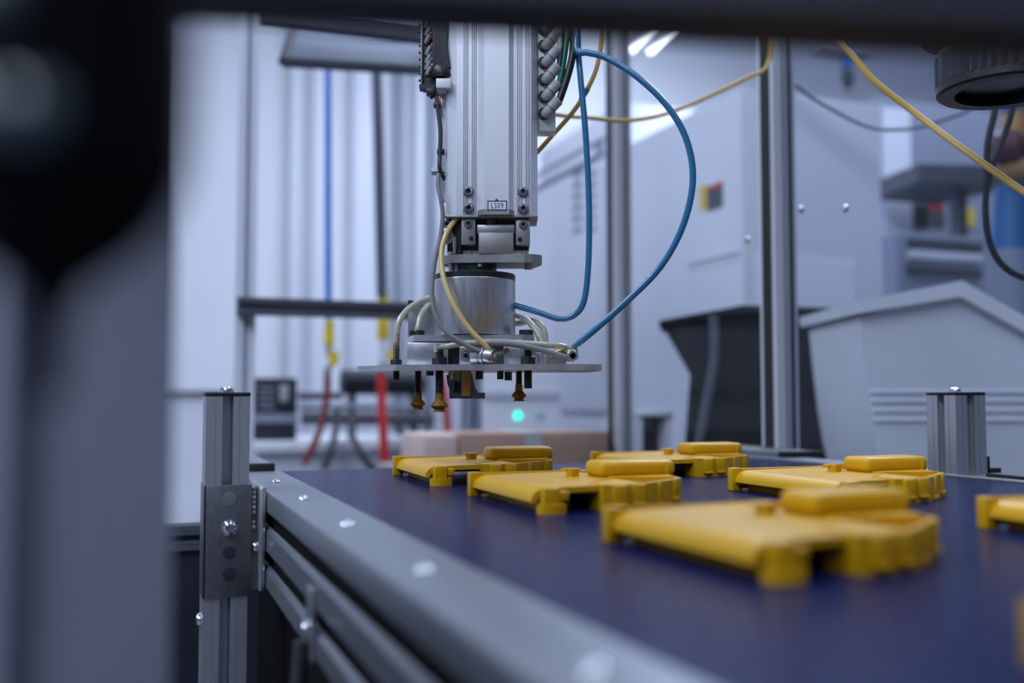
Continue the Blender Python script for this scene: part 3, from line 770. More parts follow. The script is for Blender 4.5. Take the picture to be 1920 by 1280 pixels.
# amber pin, hook and small studs under the plate
bm = B(); cyl(bm, G(874, 742, -20), G(874, 694, -20), 9.2 * K, seg=20); obj('centre_pin', bm, mat('ochre_pin_plastic', (0.36, 0.22, 0.03), 0.4), gr)
bm = B(); cyl(bm, G(858, 712, 0), G(858, 694, 0), 18 * K, seg=24); lathe(bm, [(20 * K, 0), (20 * K, 2 * K)], 24, Matrix.Translation(G(858, 704, 0))); obj('spring_seat', bm, BRASS, gr)
bm = B()
hk = [(-4, 0), (66, 0), (66, 12), (52, 14), (46, 22), (42, 36), (38, 48), (0, 48), (-6, 30)]
hole = [(4, 12), (40, 12), (36, 26), (30, 32), (6, 32)]
M = Matrix.Translation(G(845, 747, -6)) @ Matrix.Rotation(math.pi / 2, 4, 'X')
prism(bm, [(x * K, y * K) for x, y in [(-2, 0), (64, 0), (64, 11), (-2, 11)]], -26 * K, 6 * K, M)
prism(bm, [(x * K, y * K) for x, y in [(0, 11), (6, 11), (8, 30), (0, 44), (-8, 44), (-6, 28)]], -20 * K, 4 * K, M)
prism(bm, [(x * K, y * K) for x, y in [(36, 11), (52, 11), (46, 20), (42, 34), (40, 46), (28, 46), (36, 30)]], -20 * K, 4 * K, M)
prism(bm, [(x * K, y * K) for x, y in [(0, 32), (40, 32), (40, 46), (0, 46)]], -24 * K, 2 * K, M)
prism(bm, [(x * K, y * K) for x, y in [(-4, 8), (44, 8), (38, 44), (-4, 44)]], -30 * K, -26 * K, M)  # added back plate so the hook opening reads as shaded
obj('hook_bracket', bm, DSTEEL, gr, angle=50)
for px, y1, w_ in ((899, 711, 7), (938, 711, 6), (953, 713, 7), (806, 704, 7)):
    bm = B(); lathe(bm, [(w_ * K, 0), (w_ * K, 16 * K)], 6, Matrix.Translation(G(px, y1, -10))); obj('nut', bm, BLACKM, gr)
# brass elbow and ring nut at the right
bm = B(); tube(bm, [G(1030, 668, -16), G(1050, 660, -22), G(1062, 660, -30), G(1072, 667, -44)], 7 * K, 12); cyl(bm, G(1076, 662, -12), G(1074, 650, -12), 8 * K); obj('brass_elbow', bm, BRASS, gr)
c = G(1073, 667, -46)
bm = B(); lathe(bm, [(8 * K, -8 * K), (11 * K, -6 * K), (11 * K, 4 * K), (9.5 * K, 6 * K), (6 * K, 6 * K), (6 * K, -2 * K)], 24, axis_m(c, (0.15, -1, 0))); rn = obj('ring_nut', bm, STEEL, gr)
bm = B(); lathe(bm, [(6.2 * K, 0), (3 * K, 0.4 * K)], 20, axis_m(c, (0.15, -1, 0))); obj('bore', bm, HOLE, rn)
# short hoses of the gripper
def ghose(label, m, pts, r, name='gripper_hose'):
    bm = B(); tube(bm, [world(G(*p) + Vector((0, 0, G.loc().z - A.loc().z))) for p in pts], r * K, 12)
    return tag(obj(name, bm, m), label, 'hose', 'short hoses on the gripper')
ghose('milky clear hose bowing over the far left stem of the gripper', CLEAR, [(743, 646, -5), (743, 626, -5), (748, 602, 0), (764, 580, 12), (786, 566, 28), (815, 556, 50), (850, 560, 120)], 6.0)
ghose('milky clear hose rising beside the gripper cylinder, inner one at the left', CLEAR, [(783, 622, -2), (784, 612, 0), (790, 590, 12), (802, 573, 30), (820, 566, 60), (850, 570, 124)], 6.0)
ghose('milky clear hose bending down at the right of the gripper cylinder, nearer one', CLEAR, [(940, 578, 124), (968, 590, 60), (990, 602, 30), (1006, 622, 10), (1018, 648, 0), (1020, 664, 0)], 6.0)
ghose('milky clear hose curling at the right behind the nearer clear hose', CLEAR, [(940, 600, 128), (972, 606, 70), (992, 600, 50), (1010, 606, 40), (1021, 622, 34), (1022, 646, 30), (1016, 664, 26)], 6.0)
ghose('flat milky hose running across the front of the gripper to the brass elbow', CLEAR, [(836, 650, -44), (860, 645, -50), (910, 641, -52), (970, 643, -52), (1030, 647, -44), (1058, 650, -30), (1074, 659, -16)], 5.6)
ghose('grey hose sloping across the gripper to the ring nut', GCAB2, [(918, 643, -62), (960, 645, -64), (1010, 655, -60), (1050, 667, -54), (1068, 673, -46)], 5.4)

# ================================================================== guard frame with panes on the right
GX = 0.985
guard = thing('machine_guard', 'aluminium post frame with clear plastic panes behind the right rail', 'guard', (GX, 1.6, 0))
def gpost(y, w_):
    bm = B(); prism(bm, section(w_), 0.0, 2.2, Matrix.Translation((0, y - 1.6, 0))); p = obj('post', bm, ALUC, guard, angle=25)
    bm = B(); bx(bm, (-w_ / 2 - 0.002, y - 1.6 - 0.012, 0.3), (-w_ / 2 + 0.003, y - 1.6 + 0.012, 2.2)); obj('gasket', bm, RUBBER, p)
    bm = B(); bx(bm, (w_ * 0.15, y - 1.6 - w_ / 2 - 0.002, 0.3), (w_ * 0.32, y - 1.6 - w_ / 2 + 0.003, 2.2)); obj('gasket', bm, RUBBER, p)
    return p
y1 = on_x(1463, 745, GX).y
y2 = on_x(1162, 745, GX).y
y0 = 0.45
for y in (y0, y1, y2): gpost(y, 0.042)
bm = B(); bx(bm, (-0.0025, y0 - 1.6 + 0.021, 0.35), (0.0025, y1 - 1.6 - 0.021, 2.15)); obj('pane', bm, PANE2, guard, smooth=False)
bm = B(); bx(bm, (-0.0025, y1 - 1.6 + 0.021, 0.35), (0.0025, y2 - 1.6 - 0.021, 2.15)); obj('pane', bm, PANE, guard, smooth=False)
for ya, yb in ((y0, y1), (y1, y2)):
    for z in (0.33, 2.17):
        bm = B(); prism(bm, section(0.04, fine=False), ya - 1.6 + 0.021, yb - 1.6 - 0.021, Matrix.Translation((0, 0, z)) @ Matrix.Rotation(-math.pi / 2, 4, 'X')); obj('crossbar', bm, ALU, guard)
for px, py in ((1403, 450), (1503, 393), (1586, 391)):
    p = on_x(px, py, GX - 0.0025); button_screw(guard, p - Vector((GX, 1.6, 0)), (-1, 0, 0), 0.006, 'pane_screw')

# ================================================================== rear frame on the left (posts + beam)
rf = thing('rear_frame', 'pale slotted frame with a dark crossbeam behind the robot, at the left', 'frame', (0.3, 2.2, 0))
YF = 2.2
xa = on_y(457, 745, YF).x; xb = on_y(884, 745, YF).x
for x, m in ((xa, WHITE2), (xb, GREYM)):
    bm = B(); prism(bm, section(0.040), 0, 2.1 if x == xa else on_y(880, 590, YF).z, Matrix.Translation((x - 0.3, 0, 0))); obj('post', bm, m, rf)
zb_a = on_y(457, 577, YF).z
bm = B(); prism(bm, section(0.036), xa - 0.3 - 0.02, xb - 0.3 + 0.02, Matrix.Translation((0, -0.041, zb_a)) @ Matrix.Rotation(math.pi / 2, 4, 'Y')); obj('crossbeam', bm, DGREY, rf)
zt_ = on_y(470, 24, YF).z
bm = B(); bx(bm, (xa - 0.28, -0.02, zt_ - 0.014), (xb - 0.30 + 0.02, 0.02, zt_ + 0.02)); obj('top_beam', bm, DGREY, rf)
bm = B(); bx(bm, (xb - 0.32, -0.02, on_y(880, 590, YF).z), (xb - 0.28, 0.02, zt_)); obj('post', bm, GREYM, rf)

# hanging framed panel at the top left
hp = thing('overhead_panel', 'grey framed panel hanging tilted under the dark beam left of the arm', 'panel', pt(660, 120, 2.3))
base = hp.location.copy()
c = [pt(532, 116, 2.25), pt(800, 132, 2.35), pt(822, -20, 2.6), pt(575, -20, 2.5)]
def slab(bm, q, th):
    n = (q[1] - q[0]).cross(q[3] - q[0]).normalized() * th
    a = [bm.verts.new(p - base) for p in q]; b_ = [bm.verts.new(p - base + n) for p in q]
    bm.faces.new(a); bm.faces.new(b_[::-1])
    for i in range(4):
        j = (i + 1) % 4
        bm.faces.new((a[i], b_[i], b_[j], a[j]))
bm = B(); slab(bm, c, 0.006); obj('sheet', bm, GREYM, hp, smooth=False)
for i in range(4):
    bm = B(); p, q_ = c[i] - base, c[(i + 1) % 4] - base
    cyl(bm, p, q_, 0.013, seg=8); obj('frame_bar', bm, DGREY, hp)
for k in (0.3, 0.62):
    bm = B(); p = c[0].lerp(c[3], k) - base; q_ = c[1].lerp(c[2], k) - base; cyl(bm, p, q_, 0.006, seg=8); obj('stiffener', bm, GREYM, hp)

# ================================================================== background bench with tools, left
DB = 3.0
YB = on_y(640, 825, 1.0).y
bench_y = pt(640, 825, DB).y
bz = pt(640, 826, DB).z
bl = on_y(472, 826, bench_y).x; br = on_y(812, 826, bench_y).x
wbn = thing('workbench', 'white workbench cabinet far behind the belt at the left', 'workbench', ((bl + br) / 2, bench_y, 0))
hw = (br - bl) / 2
bm = B(); bx(bm, (-hw, -0.02, bz - 0.03), (hw, 0.5, bz), 0.004); obj('worktop', bm, WHITEM, wbn)
bm = B(); bx(bm, (-hw + 0.02, 0.02, 0.0), (hw - 0.02, 0.48, bz - 0.03)); obj('cabinet_body', bm, WHITEM, wbn)
def at(px, py, dy=0.0): return on_y(px, py, bench_y + dy)
# black control box
o = at(517, 824, 0.08)
cb = thing('control_box', 'black control box with a pale band standing on the bench at the left', 'control box', (o.x, o.y, bz))
hx = 39 / F * DB; hz = at(517, 708, 0.08).z - bz
bm = B(); bx(bm, (-hx, 0, 0), (hx, 0.14, hz), 0.006); obj('housing', bm, NAVYB, cb)
bm = B(); bx(bm, (-hx * 1.02, -0.004, hz * 0.28), (hx * 1.02, 0.02, hz * 0.42), 0.002); obj('band', bm, GREYM, cb)
bm = B(); bx(bm, (0.01, -0.006, hz * 0.62), (0.035, 0.01, hz * 0.88), 0.002); obj('tag_plate', bm, FIT, cb)
bm = B()
for k in range(4): bx(bm, (-hx * 0.8, -0.006, hz * (0.5 + 0.1 * k)), (-hx * 0.1, 0.004, hz * (0.54 + 0.1 * k)))
obj('louvre', bm, GREYM, cb)
# manifold
o = at(690, 824, 0.05)
mf = thing('air_manifold', 'dark pipe manifold with a black pump on the bench behind the gripper', 'manifold', (o.x, o.y, bz))
L = lambda px, py, dy=0.0: at(px, py, 0.05 + dy) - Vector((o.x, o.y, bz))
bm = B(); cyl(bm, L(566, 784), L(812, 786), 0.020); obj('pipe', bm, DGREY, mf)
bm = B(); cyl(bm, L(560, 762), L(800, 764), 0.010); obj('pipe', bm, GREYM, mf)
bm = B(); cyl(bm, L(640, 716, 0.05), L(792, 718, 0.05), 0.040, seg=20); obj('pump_body', bm, NAVYB, mf)
for px in (660, 775):
    bm = B(); bx(bm, L(px - 6, 824, 0.03), L(px + 6, 730, 0.05)); obj('stand', bm, DGREY, mf)
bm = B(); cyl(bm, L(560, 742, 0.02), L(640, 742, 0.02), 0.012); obj('pipe', bm, DGREY, mf)
def bhose(label, m, pts, r, name='bench_hose', group='hoses hanging at the bench'):
    bm = B(); tube(bm, [at(px, py, dy) for px, py, dy in pts], r, 10); return tag(obj(name, bm, m), label, 'hose', group)
bhose('dark red hose curving left down the bench front', DRED, [(614, 690, -0.05), (613, 740, -0.05), (604, 790, -0.06), (590, 830, -0.07), (570, 870, -0.07)], 0.011)
bhose('grey hose hanging left of centre in front of the bench', GCAB, [(632, 770, -0.03), (630, 800, -0.05), (622, 840, -0.07), (608, 880, -0.07)], 0.010)
bhose('grey hose curving right in front of the bench beside the red hose', GCAB, [(656, 790, -0.02), (662, 820, -0.05), (678, 852, -0.07), (702, 884, -0.07)], 0.010)
bhose('grey hose crossing under the right end of the pipe manifold', GCAB, [(745, 786, -0.02), (752, 808, -0.03), (775, 838, -0.04), (800, 870, -0.04)], 0.009)
bhose('grey hose leaning left under the right end of the pipe manifold', GCAB, [(804, 790, -0.02), (798, 812, -0.05), (778, 840, -0.08), (768, 872, -0.08)], 0.009)
bhose('thick red hose hanging straight in front of the bench under the yellow handle', RED, [(715, 690, -0.07), (715, 740, -0.07), (718, 800, -0.08), (722, 880, -0.08)], 0.014)
bhose('thick red hose right of the suction cups above the cardboard box', RED, [(822, 690, -0.02), (832, 730, -0.02), (838, 780, -0.02), (840, 850, -0.02)], 0.012)
bhose('straight bright blue hose hanging down far left of the arm', BLUEB, [(615, -60, -0.06), (615, 120, -0.06), (615, 380, -0.06), (616, 560, -0.06), (617, 602, -0.06)], 0.0105)
bhose('dark slate hose hanging down just left of the arm to a yellow handle', mat('slate_hose', (0.07, 0.085, 0.14), 0.5), [(704, -60, -0.08), (706, 120, -0.08), (710, 260, -0.08), (713, 400, -0.08), (716, 556, -0.08)], 0.017)
def tool(label, px, y0, y1, w_, name='air_coupling'):
    a = at(px, y1, -0.07); t = thing(name, label, 'coupling', a); zz = at(px, y0, -0.07).z - a.z
    bm = B(); lathe(bm, [(w_ * 0.6, 0), (w_, zz * 0.08), (w_, zz * 0.5), (w_ * 0.8, zz * 0.7), (w_, zz * 0.8), (w_ * 0.9, zz * 0.96), (w_ * 0.4, zz)], 16); obj('grip', bm, YTOOL, t)
    return t, zz
t, zz = tool('yellow coupling at the end of the bright blue hose', 617, 600, 650, 0.016)
bm = B(); cyl(bm, (0, 0, 0), (0.0, 0, -0.03), 0.009); obj('swivel', bm, CASTG, t)
bm = B(); cyl(bm, (0.012, -0.005, -0.012), (0.012, -0.005, -0.055), 0.015); obj('lever', bm, YTOOL, t)
bm = B(); cyl(bm, (0.004, 0, -0.05), (-0.004, 0, -0.085), 0.008); obj('nipple', bm, CASTG, t)
t, zz = tool('yellow handle at the end of the dark slate hose', 718, 553, 640, 0.0185)
bm = B(); cyl(bm, (0, 0, 0.004), (0, 0, -0.065), 0.015); obj('swivel', bm, WHITE2, t)
bm = B(); cyl(bm, (0.024, 0, -0.022), (0.024, 0, -0.060), 0.012); obj('lever', bm, YTOOL, t)
bm = B(); cyl(bm, (0, 0, -0.06), (0, 0, -0.10), 0.011); obj('nipple', bm, CASTG, t)

# cardboard box on a steel table
yc = 1.90
zt2 = on_y(960, 872, yc).z
x0 = on_y(862, 840, yc).x; x1 = on_y(1141, 840, yc).x
tb_ = thing('steel_table', 'low steel table carrying the cardboard box behind the belt', 'table', ((x0 + x1) / 2, yc + 0.08, 0))
w2 = (x1 - x0) / 2 + 0.002
bm = B(); bx(bm, (-w2 - 0.12, -0.11, zt2 - 0.03), (w2, 0.115, zt2), 0.003); obj('table_top', bm, STEEL, tb_)
for sx in (-1, 1):
    for sy in (-0.09, 0.09):
        bm = B(); bx(bm, (sx * (w2 - 0.03) - 0.015, sy - 0.015, 0), (sx * (w2 - 0.03) + 0.015, sy + 0.015, zt2 - 0.03)); obj('leg', bm, STEEL, tb_)
hb = on_y(1000, 811, yc).z - zt2
cbx = thing('cardboard_box', 'long brown cardboard box with a pale end and pale green tape behind the belt', 'box', ((x0 + x1) / 2, yc, zt2))
wx = (x1 - x0) / 2
bm = B(); bx(bm, (-wx, 0, 0), (wx, 0.18, hb), 0.002); obj('carton', bm, CARD, cbx)
bm = B()
lx = on_y(792, 845, yc + 0.0).x - (x0 + x1) / 2
bx(bm, (lx, 0.0, 0), (-wx - 0.001, 0.175, hb * 1.0), 0.01); obj('pale_end', bm, CARDP, cbx)
tx = on_y(1000, 840, yc).x - (x0 + x1) / 2
bm = B(); bx(bm, (tx - 0.018, -0.001, hb * 0.4), (tx + 0.018, 0.181, hb + 0.0012)); obj('tape', bm, TAPE, cbx)

# ================================================================== big white machine
MX, MY = 1.49, 2.22
mz = on_x(1395, 160, MX).z
mc = thing('moulding_machine', 'large white machine housing with warning sticker behind the clear pane', 'machine', (MX, MY, 0))
bm = B(); bx(bm, (0, 0, 0.08), (0.46, 2.9, mz), 0.006); obj('housing', bm, WHITE2, mc)
bm = B(); bx(bm, (0.02, 0.02, 0), (0.44, 2.88, 0.08)); obj('plinth', bm, DGREY, mc)
def mside(px, py): return on_x(px, py, MX) - Vector((MX, MY, 0))
def side_box(name, pxa, pya, pxb, pyb, th, m, parent, z_from_mid=True):
    a = mside(pxa, (pya + pyb) / 2); b_ = mside(pxb, (pya + pyb) / 2)
    pm = (pxa + pxb) / 2
    za = mside(pm, pya).z; zb__ = mside(pm, pyb).z
    bm = B(); bx(bm, (-th, min(a.y, b_.y), min(za, zb__)), (0.001, max(a.y, b_.y), max(za, zb__)), 0.0006 if th > 0.002 else 0)
    return obj(name, bm, m, parent)
st = side_box('sticker', 1326, 345, 1356, 392, 0.0012, DGREY, mc); st['label'] = 'black warning sticker with red top'
side_box('sticker_header', 1326, 345, 1356, 354, 0.0018, RED, st)
st2 = side_box('sticker', 1312, 348, 1325, 394, 0.0012, YTOOL, mc); st2['label'] = 'yellow warning sticker'
side_box('handle_bar', 1292, 480, 1390, 484, 0.006, WHITE2, mc)
dp = side_box('side_door', 1052, 330, 1139, 768, 0.03, WHITE2, mc)
for k in range(6):
    for px in (1097, 1124):
        y = 322 + k * 21
        side_box('vent_slot', px - 8, y, px + 8, y + 9, 0.033, GREYM, dp)
for zz, r in ((mz + 0.022, 0.015), (mz + 0.075, 0.010)):
    bm = B(); cyl(bm, (0.02, 0.86, zz), (0.02, 2.6, zz), r); obj('top_rail', bm, GREYM, mc)
for yy in (0.9, 1.7, 2.5):
    bm = B(); bx(bm, (0.01, yy - 0.01, mz - 0.002), (0.03, yy + 0.01, mz + 0.075)); obj('rail_stay', bm, GREYM, mc)
# front: door outline
bm = B(); bx(bm, (0.04, -0.008, 0.35), (0.36, 0.001, mz - 0.45), 0.004); dfr = obj('front_door', bm, WHITE2, mc)
# bright upper panel behind the machine
bm = B(); bx(bm, (2.3, 4.5, 0), (3.4, 5.6, 2.5), 0.01)
tag(obj('tall_cabinet', bm, WHITEM), 'tall white cabinet rising behind the long white machine', 'cabinet')

# pale control cabinet with green lamp
yk = 2.95
ka = on_y(905, 700, yk); kb = on_y(1050, 700, yk)
kc = thing('control_cabinet', 'pale control cabinet with a lit green lamp behind the gripper', 'cabinet', ((ka.x + kb.x) / 2, yk, 0))
kw = (kb.x - ka.x) / 2; kz = on_y(980, 700, yk).z
bm = B(); bx(bm, (-kw, 0, 0), (kw, 0.25, kz), 0.004); obj('housing', bm, WHITEM, kc)
bm = B(); bx(bm, (-kw - 0.004, -0.012, kz - 0.075), (kw + 0.004, 0.26, kz - 0.045), 0.003); obj('edge_band', bm, WHITE2, kc)
p = on_y(971, 779, yk) - Vector(kc.location)
bm = B(); lathe(bm, [(0.012, 0), (0.011, 0.005), (0.006, 0.009), (0.001, 0.010)], 20, axis_m((p.x, 0, p.z), (0, -1, 0))); obj('indicator_lamp', bm, LED, kc)
p = on_y(1012, 779, yk) - Vector(kc.location)
bm = B(); lathe(bm, [(0.012, 0), (0.011, 0.005), (0.004, 0.008)], 20, axis_m((p.x, 0, p.z), (0, -1, 0))); obj('indicator_lamp', bm, mat('dim_green_lamp', (0.2, 0.6, 0.5), 0.3), kc)

# black hopper behind the pane
DH = 2.2
AH = AL + 0.185
hdir = Vector((math.sin(AH), math.cos(AH), 0)); hrt = Vector((math.cos(AH), -math.sin(AH), 0))
def hq(px, py, back=0.0):
    r_ = pt(px, py, 1.0) - CAM
    return CAM + r_ * ((DH + back) / r_.dot(hdir))
o = hq(1400, 840)
hp_ = thing('black_hopper', 'black plastic hopper with a sloping left side behind the guard post', 'hopper', (o.x, o.y, 0), -AH)
def hp2(px, py):
    p = hq(px, py); return ((p - o).dot(hrt), p.z)
outl = [hp2(1240, 606), hp2(1390, 579), hp2(1622, 586), hp2(1622, 720), hp2(1560, 840), hp2(1540, 1000), hp2(1286, 1000), hp2(1284, 830), hp2(1294, 702)]
Mh = Matrix(((1, 0, 0, 0), (0, 0, 1, 0), (0, 1, 0, 0), (0, 0, 0, 1)))
bm = B(); prism(bm, outl, 0.0, 0.22, Mh); obj('shell', bm, BINB, hp_, angle=15)
rim = [hp2(1236, 612), hp2(1236, 602), hp2(1390, 573), hp2(1626, 580), hp2(1626, 592), hp2(1390, 586)]
bm = B(); prism(bm, rim, -0.012, 0.232, Mh); obj('rim', bm, BINB, hp_, angle=15)
zl = outl[5][1]
for x in (outl[5][0] - 0.03, outl[6][0] + 0.03):
    for y in (0.03, 0.19):
        bm = B(); bx(bm, (x - 0.015, y - 0.015, 0), (x + 0.015, y + 0.015, zl + 0.002)); obj('leg', bm, DGREY, hp_)
bm = B(); tube(bm, [hq(1338, 592, -0.026), hq(1340, 660, -0.03), hq(1330, 730, -0.03), hq(1312, 830, -0.03), hq(1305, 930, -0.03)], 0.011)  # added tube standing in for a vertical streak reflected in the pane
tag(obj('reflected_streak', bm, DGREY), 'dark grey tube added for a reflected streak on the front of the black hopper', 'hose')
# white bench frame left of the hopper
yw = 1.90
a = on_y(1198, 768, yw); b_ = on_y(1264, 780, yw)
tf = thing('white_stand', 'small white stand at the lower left of the black hopper', 'stand', (a.x, yw, 0))
wdt = b_.x - a.x
bm = B(); bx(bm, (0, 0, b_.z), (wdt, 0.06, a.z), 0.003); obj('stand_top', bm, WHITEM, tf)
for x in (0.0, wdt - 0.014):
    bm = B(); bx(bm, (x, 0.01, 0), (x + 0.014, 0.05, b_.z)); obj('leg', bm, WHITEM, tf)
bm = B(); bx(bm, (0.014, 0.045, 0.3), (wdt - 0.014, 0.05, b_.z)); obj('back_panel', bm, NAVYB, tf)

# white tub
tubr = thing('white_tub', 'large white plastic tub with a thick sloping rim behind the smoky pane', 'tub', (0, 0, 0))
dT = 1.72
ux = RT; uy = Vector((math.sin(AL), math.cos(AL), 0))
T0_ = pt(1640, 850, dT)
tubr.location = (T0_.x, T0_.y, 0); tubr.rotation_euler = (0, 0, -AL)
def tl(px, py):
    p = pt(px, py, dT) - T0_
    return (p.dot(ux), pt(px, py, dT).z)
ot = [tl(1618, 592), tl(1805, 545), tl(1935, 622), tl(2060, 700), tl(2040, 900), tl(1660, 905), tl(1646, 850), tl(1634, 770), tl(1626, 690)]
bm = B()
prism(bm, ot, 0.0, 0.30, Mh); obj('wall', bm, BINW, tubr, angle=12)
rimp = [tl(1603, 566), tl(1803, 526), tl(1940, 606), tl(2070, 684), tl(2070, 708), tl(1935, 632), tl(1800, 556), tl(1606, 588)]
bm = B(); prism(bm, rimp, -0.02, 0.32, Mh); obj('rim', bm, BINW, tubr, angle=12)
for y in (735, 752, 770, 788):
    a = tl(1630 + (y - 700) * 0.1, y); b_ = tl(2046, y + 3)
    bm = B(); bx(bm, (a[0], -0.004, a[1] - 0.002), (b_[0], 0.02, a[1] + 0.002), 0.0008); obj('ridge', bm, BINW, tubr)
zbt = ot[5][1]
bm = B(); bx(bm, (ot[5][0] + 0.02, 0.03, 0), (ot[4][0] - 0.02, 0.28, zbt)); obj('dolly', bm, DGREY, tubr)

# grey things further back on the right
def back_box(name, label, cat, pxa, pya, pxb, pyb, d, depth, m, bev=0.006):
    a = pt(pxa, pyb, d); b_ = pt(pxb, pya, d); y = a.y
    a = on_y(pxa, pyb, y); b_ = on_y(pxb, pya, y)
    t = thing(name, label, cat, ((a.x + b_.x) / 2, y, 0)); hw_ = abs(b_.x - a.x) / 2
    z1 = on_y((pxa + pxb) / 2, pya, y).z
    bm = B(); bx(bm, (-hw_, 0, 0), (hw_, depth, z1), bev); obj('housing', bm, m, t)
    return t, hw_, z1, y
t, hw_, z1, y_ = back_box('grey_cabinet', 'tall grey blue cabinet behind the yellow cable at the right', 'cabinet', 1648, 196, 1870, 900, 3.6, 0.5, GREYM)
for k, (pxa, pya, pxb, pyb, m) in enumerate(((1660, 386, 1682, 424, BLACK), (1683, 386, 1698, 424, YTOOL), (1700, 386, 1738, 424, BLACK), (1740, 388, 1770, 424, DGREY), (1795, 390, 1826, 424, YTOOL))):
    a = on_y(pxa, pyb, y_); b_ = on_y(pxb, pya, y_)
    bm = B(); bx(bm, (a.x - t.location.x, -0.003, a.z), (b_.x - t.location.x, 0.001, b_.z)); obj('sticker', bm, m, t)
bm = B(); a = on_y(1740, 392, y_); b_ = on_y(1770, 384, y_); bx(bm, (a.x - t.location.x, -0.004, a.z), (b_.x - t.location.x, 0.001, b_.z)); obj('sticker', bm, RED, t)
a = on_y(1650, 300, y_); b_ = on_y(1700, 200, y_)
bm = B(); bx(bm, (a.x - t.location.x, -0.02, 0.0), (b_.x - t.location.x, 0.001, on_y(1670, 205, y_).z), 0.004); obj('side_strip', bm, WHITE2, t)
# dark shelf
sh = thing('dark_shelf', 'dark shelf bracket in front of the grey cabinet, under the yellow cable', 'shelf', (t.location.x, y_ - 0.35, 0))
a = on_y(1722, 340, y_ - 0.35); b_ = on_y(1880, 330, y_ - 0.35)
bm = B(); prism(bm, [(a.x - t.location.x, 0), (b_.x - t.location.x, -0.1), (b_.x - t.location.x, 0.3), (a.x - t.location.x + 0.06, 0.3)], a.z, b_.z + 0.012); obj('shelf_board', bm, DGREY, sh)
bm = B(); bx(bm, (b_.x - t.location.x - 0.14, 0.06, 0), (b_.x - t.location.x - 0.10, 0.10, a.z)); obj('support', bm, DGREY, sh)
# small white machine part below the shelf
t2, hw2, z2, y2_ = back_box('white_machine_unit', 'low white unit with dark slots below the dark shelf at the right', 'machine', 1690, 440, 1848, 900, 3.1, 0.22, GREYM)
for py in (455, 478, 505):
    a = on_y(1700, py + 7, y2_); b_ = on_y(1838, py, y2_)
    bm = B(); bx(bm, (a.x - t2.location.x, -0.012, a.z), (b_.x - t2.location.x, 0.002, b_.z), 0.002); obj('slot_bar', bm, DGREY if py != 478 else WHITE2, t2)
# small robot with blue, orange and maroon joints
yr = pt(1895, 745, 2.5).y
ro = on_y(1898, 745, yr)
rb = thing('small_robot', 'small blue robot with orange and maroon joints at the right picture edge', 'robot', (ro.x, yr, 0))
def rp(px, py, dy=0.0): p = on_y(px, py, yr + dy); return p - Vector((ro.x, yr, 0))
bm = B(); cyl(bm, (0, 0, 0), rp(1898, 470), 0.07, 0.055, 20); obj('pedestal', bm, GREYM, rb)
bm = B(); cyl(bm, rp(1898, 475), rp(1900, 350), 0.052, 0.045, 20); obj('lower_arm', bm, BLUEE, rb)
bm = B(); lathe(bm, [(0.004, -0.045), (0.032, -0.036), (0.046, 0), (0.032, 0.036), (0.004, 0.045)], 20, axis_m(rp(1908, 320), (0.3, -1, 0))); obj('elbow', bm, ORANGE, rb)
bm = B(); lathe(bm, [(0.004, -0.05), (0.036, -0.04), (0.05, 0), (0.036, 0.04), (0.004, 0.05)], 20, axis_m(rp(1892, 278), (1, -0.4, 0))); obj('joint', bm, MAROON, rb)
bm = B(); cyl(bm, rp(1896, 285), rp(1908, 195), 0.034, 0.030, 18); obj('upper_arm', bm, ORANGE, rb)
bm = B(); cyl(bm, rp(1905, 205), rp(1890, 150), 0.036, 0.030, 18); obj('wrist', bm, BLUEE, rb)
# overhead hoist far right
o = pt(1578, 98, 4.2)
ho = thing('hoist_beam', 'dark overhead bar with a hanging blue hook block near the guard post top', 'hoist', o)
bm = B(); box(bm, (0, 0, 0), (0.24, 0.10, 0.035), 0.01); obj('bar', bm, DGREY, ho)
bm = B(); cyl(bm, (0, 0, 0.01), (0, 0, 4.0 - o.z), 0.012); obj('drop_rod', bm, DGREY, ho)
bm = B(); cyl(bm, (0.03, 0, -0.01), (0.03, 0, -0.06), 0.026); obj('trolley', bm, BLUEE, ho)
bm = B(); lathe(bm, [(0.006, -0.16), (0.024, -0.13), (0.028, -0.09), (0.012, -0.06)], 16, Matrix.Translation((0.03, 0, 0))); obj('hook_block', bm, NAVYB, ho)

# long cables crossing behind
def wcable(name, label, m, pts, r):
    bm = B(); tube(bm, [pt(*p) for p in pts], r, 10); return tag(obj(name, bm, m), label, 'cable')
wcable('yellow_cable', 'yellow cable sagging from the valve block to the guard post', YCAB, [(1000, 205, 1.30), (1045, 215, 1.34), (1110, 221, 1.42), (1175, 226, 1.46), (1250, 213, 1.49), (1330, 180, 1.52), (1400, 146, 1.54), (1438, 124, 1.545), (1446, 60, 1.54), (1446, -60, 1.54)], 0.0031)
wcable('yellow_cable', 'yellow cable slanting down to the right picture edge below the dark ring lamp', YCAB, [(1540, -40, 1.25), (1568, 64, 1.22), (1600, 105, 1.20), (1640, 152, 1.19), (1720, 215, 1.17), (1800, 275, 1.12), (1870, 325, 1.08), (1930, 366, 1.05), (2050, 440, 1.0)], 0.0038)
wcable('grey_cable', 'thin dark grey cable sagging right of the guard post', DGREY, [(1440, -320, 1.75), (1470, 110, 1.88), (1500, 165, 1.9), (1560, 205, 1.9), (1630, 238, 1.9), (1700, 242, 1.9), (1770, 225, 1.9), (1830, 195, 1.9), (1860, 120, 1.9)], 0.0032)
wcable('black_cable', 'black cable dropping in a bow below the dark ring lamp', RUBBER, [(1880, 120, 1.35), (1866, 205, 1.35), (1852, 270, 1.35), (1850, 340, 1.35), (1848, 400, 1.35), (1856, 455, 1.35), (1880, 497, 1.35), (1925, 522, 1.35), (2010, 530, 1.35)], 0.0045)
